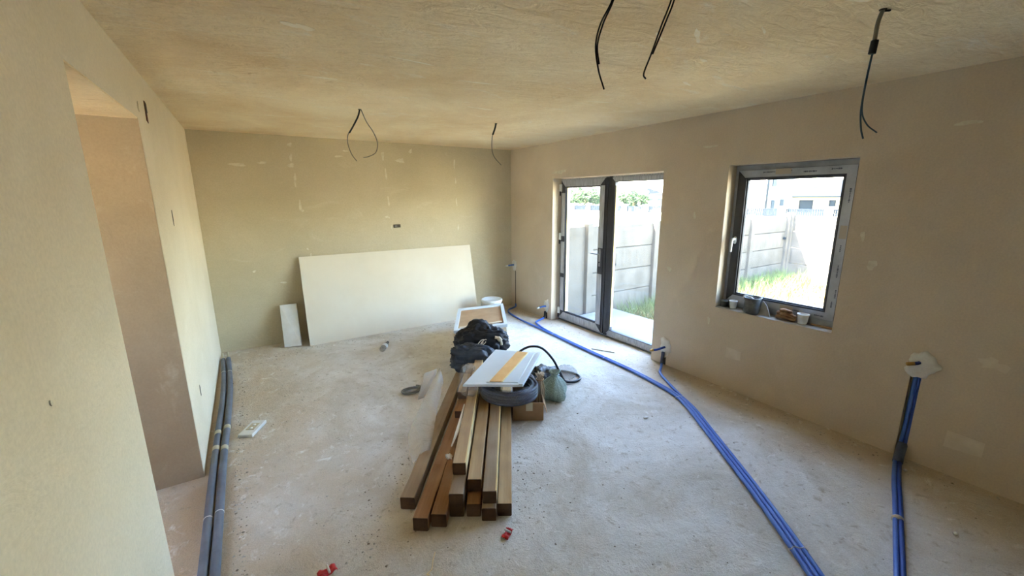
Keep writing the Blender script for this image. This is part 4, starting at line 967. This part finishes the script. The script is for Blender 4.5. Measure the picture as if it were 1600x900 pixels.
# ------------------------------------------------------------------ cardboard box, cord bundle, bags, hose
bx = empty('cardboard_box', (1.86,2.70,0)); tag(bx, 'small open cardboard box on the floor right of the timbers', 'box')
def bp(a, b, z): return ab(a, b, z)
b0, b1, a0, a1, bh = .012, .262, 3.113, 3.40, .162
def wallq(p, q, z0, z1, name, parent, m='card2', th=.005):
    mb = MB(); mb.add([ab(*p,z0),ab(*q,z0),ab(*q,z1),ab(*p,z1)], [(0,1,2,3)]); return mb.build(name, M[m], parent, thick=th)
wallq((a0,b0),(a0,b1),0.004,bh,'front_side',bx); wallq((a0,b1),(a1,b1),0.004,bh,'right_side',bx); wallq((a1,b1),(a1,b0),0.004,bh,'back_side',bx); wallq((a1,b0),(a0,b0),0.004,bh,'left_side',bx)
mb = MB(); mb.add([ab(a0,b0,.004),ab(a0,b1,.004),ab(a1,b1,.004),ab(a1,b0,.004)], [(0,1,2,3)]); mb.build('bottom', M['card2'], bx, thick=.005)
mb = MB(); mb.add([ab(a0,b1,bh),ab(a1,b1,bh),ab(a1-.02,b1+.03,bh-.10),ab(a0+.0,b1+.03,bh-.09)], [(0,1,2,3)]); mb.build('flap', M['card'], bx, thick=.004)
mb = MB(); mb.add([ab(a0-.003,.12,.09),ab(a0-.003,.175,.09),ab(a0-.003,.175,bh),ab(a0-.003,.12,bh)], [(0,1,2,3)]); mb.build('packing_tape', M['tape'], bx, thick=.001)
cb = empty('cord_bundle', (1.96,2.66,.2)); tag(cb, 'tied bundle of pale cords standing in the cardboard box', 'cord')
rs = random.Random(21); mb = MB(); c0 = Vector((1.968,2.665,0))
for k in range(46):
    a = rs.uniform(0,6.28); r1 = rs.uniform(.005,.045); r2 = r1*rs.uniform(.35,.6); d = Vector((math.cos(a),math.sin(a),0)); t = Vector((rs.uniform(-.02,.02),rs.uniform(-.02,.02),0))
    mb.tube(catmull([c0+d*r1+Vector((0,0,.05)), c0+d*r1*1.05+Vector((0,0,.20)), c0+d*r2+Vector((0,0,.285)), c0+d*r2*1.5+t+Vector((0,0,.325+rs.uniform(0,.02)))],3), .0042, 5)
mb.build('cords', M['cord'], cb)
mb = MB(); mb.tube([c0+Vector((.032*math.cos(t),.032*math.sin(t),.282)) for t in [i/16*2*math.pi for i in range(17)]], .005, 6); mb.build('tie', M['card'], cb)
# green bag with twisted neck
mb = MB()
def gb(a, z): return 1+.14*math.sin(3*a+z*9)+.08*math.sin(7*a-z*14)+.05*math.sin(13*a)
prof = [(0,0),(.07,0),(.105,.02),(.118,.06),(.112,.10),(.09,.15),(.06,.19),(.032,.215),(.022,.225),(.034,.24),(.05,.262),(.045,.268),(.02,.24)]
mb.lathe(prof, (2.20,2.755,.001), 48, gb); gbag = mb.build('green_bag', M['green']); tag(gbag, 'knotted pale green plastic bag on the floor beside the cardboard box', 'plastic bag')
mb = MB(); mb.tube([(2.20+.027*math.cos(t),2.755+.027*math.sin(t),.225) for t in [i/14*2*math.pi for i in range(15)]], .006, 6); mb.build('knot', M['green'], gbag)
# black film roll
crumple('black_film_bundle', (2.30,3.06,.075), (.17,.13,.085), M['filmblack'], 'shiny black film bundle on the floor right of the white panel', 'plastic film', 17, .85, .30, 2.4, 60)
# black hose: loop standing up and lying turns
hose = [(2.08,3.20,.30),(2.14,3.19,.345),(2.22,3.15,.375),(2.30,3.08,.36),(2.37,3.00,.26),(2.42,2.95,.13),(2.47,2.93,.035),(2.56,2.90,.014),(2.66,2.92,.013),(2.70,3.02,.013),(2.64,3.16,.013),(2.50,3.26,.013),(2.34,3.27,.013),(2.22,3.22,.013)]
pipe('black_hose', hose, .0115, M['hose'], 'black hose arching up behind the white panel and looping on the floor', 'hose', n=10)
crumple('clear_bag', (2.60,3.055,.055), (.085,.10,.06), M['filmclear'], 'clear plastic bag lying inside the black hose loop', 'plastic bag', 23, .9, .35, 2.0, 44)
crumple('dark_cloth', (2.40,3.02,.035), (.055,.045,.04), M['filmblack'], 'small dark lump of rubber between the hose and the black film', 'rubber', 27, .85, .4)

# ------------------------------------------------------------------ window sill clutter
SZ = 0.779
def cup(y, x, r, h, label):
    root = empty('plastic_cup', (x,y,SZ)); tag(root, label, 'cup', 'white cups on the window sill')
    mb = MB(); mb.lathe([(0,.0),(r*.74,.0),(r*.78,.004),(r*.96,h-.012),(r*1.06,h-.010),(r*1.06,h),(r*.93,h),(r*.72,.012),(0,.010)], (x,y,SZ), 24); mb.build('cup_body', M['white_pl'], root)
    mb = MB(); mb.lathe([(r*.80,h*.34),(r*.815,h*.36),(r*.80,h*.38)], (x,y,SZ), 24); mb.build('rib', M['print'], root)
cup(2.06, XR+.055, .034, .072, 'smaller white plastic cup beside the dark jar at the left of the sill')
cup(1.475, XR+.05, .041, .082, 'white plastic cup at the right of the sill beside the brown gloves')
jr = empty('jar', (XR+.055,2.145,SZ)); tag(jr, 'small dark jar with a pale lid at the left end of the sill', 'jar')
mb = MB(); mb.lathe([(0,0),(.028,0),(.032,.006),(.032,.04),(.028,.048),(0,.048)], (XR+.055,2.145,SZ), 22); mb.build('jar_body', M['jar'], jr)
mb = MB(); mb.lathe([(.029,.046),(.031,.048),(.031,.058),(.028,.061),(0,.061)], (XR+.055,2.145,SZ), 22); mb.build('lid', M['bucket_grey'], jr)
gbk = empty('mortar_pail', (XR+.045,1.885,SZ)); tag(gbk, 'dirty grey rubber pail on the window sill', 'pail')
mb = MB(); mb.lathe([(0,0),(.066,0),(.072,.01),(.066,.06),(.064,.10),(.074,.132),(.078,.14),(.072,.142),(.06,.10),(.06,.03),(0,.025)], (XR+.045,1.885,SZ), 30, lambda a,z: 1+.05*math.sin(2*a+z*8)+.02*math.sin(5*a)); mb.build('pail_body', M['bucket_grey'], gbk)
mb = MB(); mb.tube(catmull([(XR-.0,1.945,SZ+.13),(XR-.01,1.93,SZ+.155),(XR+.005,1.89,SZ+.150),(XR-.0,1.85,SZ+.135)],6), .005, 7); mb.build('rim_lip', M['patch'], gbk)
mb = MB(); mb.add([(XR+.04,1.815,SZ),(XR+.03,1.715,SZ),(XR+.06,1.765,SZ+.085),(XR+.085,1.81,SZ+.115)], [(0,1,2,3)]); tag(mb.build('plaster_offcut', M['sillgrime'], thick=.012), 'grey triangular plaster offcut propped beside the pail on the sill', 'offcut')
gl = empty('work_gloves', (XR+.05,1.60,SZ)); tag(gl, 'folded pile of brown work gloves on the sill', 'gloves')
for k,(dy,dx,l,r,z) in enumerate([(0,0,.075,.019,.02),(.012,.01,.062,.018,.05),(-.02,-.004,.06,.016,.046),(.004,.004,.045,.016,.075),(-.045,.005,.03,.014,.02)]):
    y = 1.60+dy; x = XR+.045+dx; mb = MB(); mb.tube(catmull([(x-.01,y+l,SZ+z-.004),(x,y+l*.4,SZ+z+.004),(x+.005,y-l*.3,SZ+z),(x,y-l,SZ+z-.006)],5), [r*.6]+[r]*14+[r*.5], 10); mb.build('glove_fold', M['brownstuff'], gl)
mb = MB(); mb.box((XR+.06,1.265,SZ),(XR+.075,1.42,SZ+.012)); tag(mb.build('wooden_stick', M['stick'], bevel=.002), 'thin raw wooden stick on the right end of the sill', 'stick')

# ------------------------------------------------------------------ litter on the floor
eb = empty('socket_box', (-.147,3.64,0), math.radians(-28)); tag(eb, 'white plastic socket box lying beside the grey pipes', 'socket box')
mb = MB(); mb.prism([(-.055,-.11),(.055,-.11),(.055,.11),(-.055,.11)], 2, 0.001, .028); o = mb.build('box_body', M['white_pl'], bevel=.006); o.parent = eb
mb = MB(); mb.prism([(-.03,-.04),(.03,-.04),(.03,.055),(-.03,.055)], 2, .028, .031); o = mb.build('face_plate', M['tape']); o.parent = eb
for y in (-.02,.03):
    mb = MB(); mb.lathe([(0,.033),(.013,.033),(.013,.031)], (0,y,0), 14); o = mb.build('knob', M['white_pl']); o.parent = eb
bt = empty('plastic_bottle', (1.26,4.90,.035), math.radians(-31)); tag(bt, 'small clear plastic bottle lying on the floor before the gypsum board', 'bottle')
mb = MB(); mb.lathe([(0,-.12),(.03,-.12),(.034,-.11),(.034,.04),(.03,.07),(.014,.10),(.013,.12)], (0,0,0), 20); mb.v = [(v[0],v[2],v[1]) for v in mb.v]; o = mb.build('bottle_body', M['filmclear']); o.parent = bt
mb = MB(); mb.lathe([(0,.118),(.017,.118),(.017,.145),(0,.145)], (0,0,0), 14); mb.v = [(v[0],v[2],v[1]) for v in mb.v]; o = mb.build('cap', M['hose']); o.parent = bt
mb = MB(); mb.lathe([(.0345,-.05),(.0347,-.05),(.0347,.02),(.0345,.02)], (0,0,0), 20); mb.v = [(v[0],v[2],v[1]) for v in mb.v]; o = mb.build('bottle_label', M['twine']); o.parent = bt
# coiled cable scrap left of the beams
mb = MB(); pts = []
for i in range(90):
    t = i/90*2*math.pi*4.2; pts.append((1.14+(.085+.012*math.sin(t*.7))*math.cos(t)+.02*math.sin(t*.31), 3.59+(.055+.01*math.cos(t*.5))*math.sin(t), .008+.006*i/20))
mb.tube(pts, .006, 7); tag(mb.build('cable_scrap', M['wire_grey']), 'small tangle of grey cable on the floor left of the timbers', 'cable')
mb = MB(); mb.prism([(1.20,3.42),(1.28,3.44),(1.31,3.50),(1.23,3.50)], 2, .001, .02); tag(mb.build('cardboard_scrap', M['card']), 'small cardboard scrap beside the grey cable tangle', 'scrap')
def wrapper(c, rz, l, w, seed, label):
    mb = MB(); ca, sa = math.cos(rz), math.sin(rz)
    def fn(u, v):
        x = (u-.5)*l; y = (v-.5)*w*(1-.5*math.sin(u*math.pi)**8*.4); z = .006+.018*abs(mnoise.noise(Vector((u*3+seed,v*3,1))))+.006*math.sin(u*9)
        return (c[0]+ca*x-sa*y, c[1]+sa*x+ca*y, max(.001,z))
    mb.grid(fn, 14, 10); o = mb.build('wrapper', M['red'], thick=.001); tag(o, label, 'wrapper', 'red wrappers on the floor')
    mb = MB(); mb.tube([(c[0]+ca*l*.1-sa*w*.5,c[1]+sa*l*.1+ca*w*.5,.022),(c[0]+ca*l*.05+sa*w*.5,c[1]+sa*l*.05-ca*w*.5,.02)], .006, 6); mb.build('white_band', M['white_pl'], o)
wrapper((1.005,1.645,0), math.radians(32), .075, .04, 3, 'red crumpled wrapper in front of the right timbers')
wrapper((.135,1.925,0), math.radians(10), .085, .05, 9, 'red crumpled wrapper at the bottom edge left of the timbers')
pipe('straw', [(.629,1.752,.003),(.60,1.71,.003),(.575,1.665,.003),(.545,1.651,.003),(.555,1.64,.003)], .0018, M['sapwood'], 'bent pale straw on the floor in front of the timbers', 'straw')
pipe('lath', [(3.36,3.50,.006),(3.44,3.36,.006),(3.50,3.26,.006)], .006, M['tape'], 'short pale stick on the floor before the patio door', 'stick')
for (x,y,s,lab) in [(2.62,2.06,.02,'white paper bit on the floor beside the blue pipes'),(3.05,.33,.014,'white pebble on the floor near the right wall'),(3.52,.66,.014,'white crumb beside the pipes leaving the chase')]:
    crumple('litter_bit', (x,y,.006), (s,s*.7,.007), M['white_pl'], lab, 'litter', x*7, amp=.5, nseg=12)
# crumbs, chips and dust clods
def crumbs(name, m, n, seed, label, rng):
    rs = random.Random(seed); mb = MB()
    for k in range(n):
        x, y, s = rng(rs); h = s*rs.uniform(.4,.8); a0 = rs.uniform(0,6.28)
        pts = [(x+s*math.cos(a0+i*1.2566)*rs.uniform(.6,1.2), y+s*math.sin(a0+i*1.2566)*rs.uniform(.6,1.2), 0.0) for i in range(5)]
        mb.add(pts+[(x+rs.uniform(-.3,.3)*s, y+rs.uniform(-.3,.3)*s, h)], [(i,(i+1)%5,5) for i in range(5)])
    o = mb.build(name, m, fix=False); tag(o, label, 'debris', kind='stuff')
def allfloor(rs):
    r = rs.random()
    if r < .32: x, y = rs.uniform(-.3,3.6), rs.uniform(.3,5.4)
    elif r < .50: x, y = 3.66-abs(rs.gauss(0,.12)), rs.uniform(0,5.6)
    elif r < .68: x, y = rs.uniform(-.25,2.4), 5.45-abs(rs.gauss(0,.14))+.02
    elif r < .72: p = ab(rs.gauss(2.3,.2), .03+abs(rs.gauss(0,.12))); x, y = p.x, p.y
    elif r < .80: p = ab(rs.gauss(2.25,.35), -.70-abs(rs.gauss(0,.14))); x, y = p.x, p.y
    else: x, y = -.26+abs(rs.gauss(0,.05)), rs.uniform(1.6,5.4)
    return x, y, min(.010, .002+rs.expovariate(1/.002))
crumbs('dirt_crumbs', M['mud'], 1500, 31, 'scattered brown dirt crumbs and chips on the dusty floor', allfloor)
crumbs('plaster_crumbs', M['stone'], 1300, 32, 'scattered pale plaster crumbs on the dusty floor', allfloor)
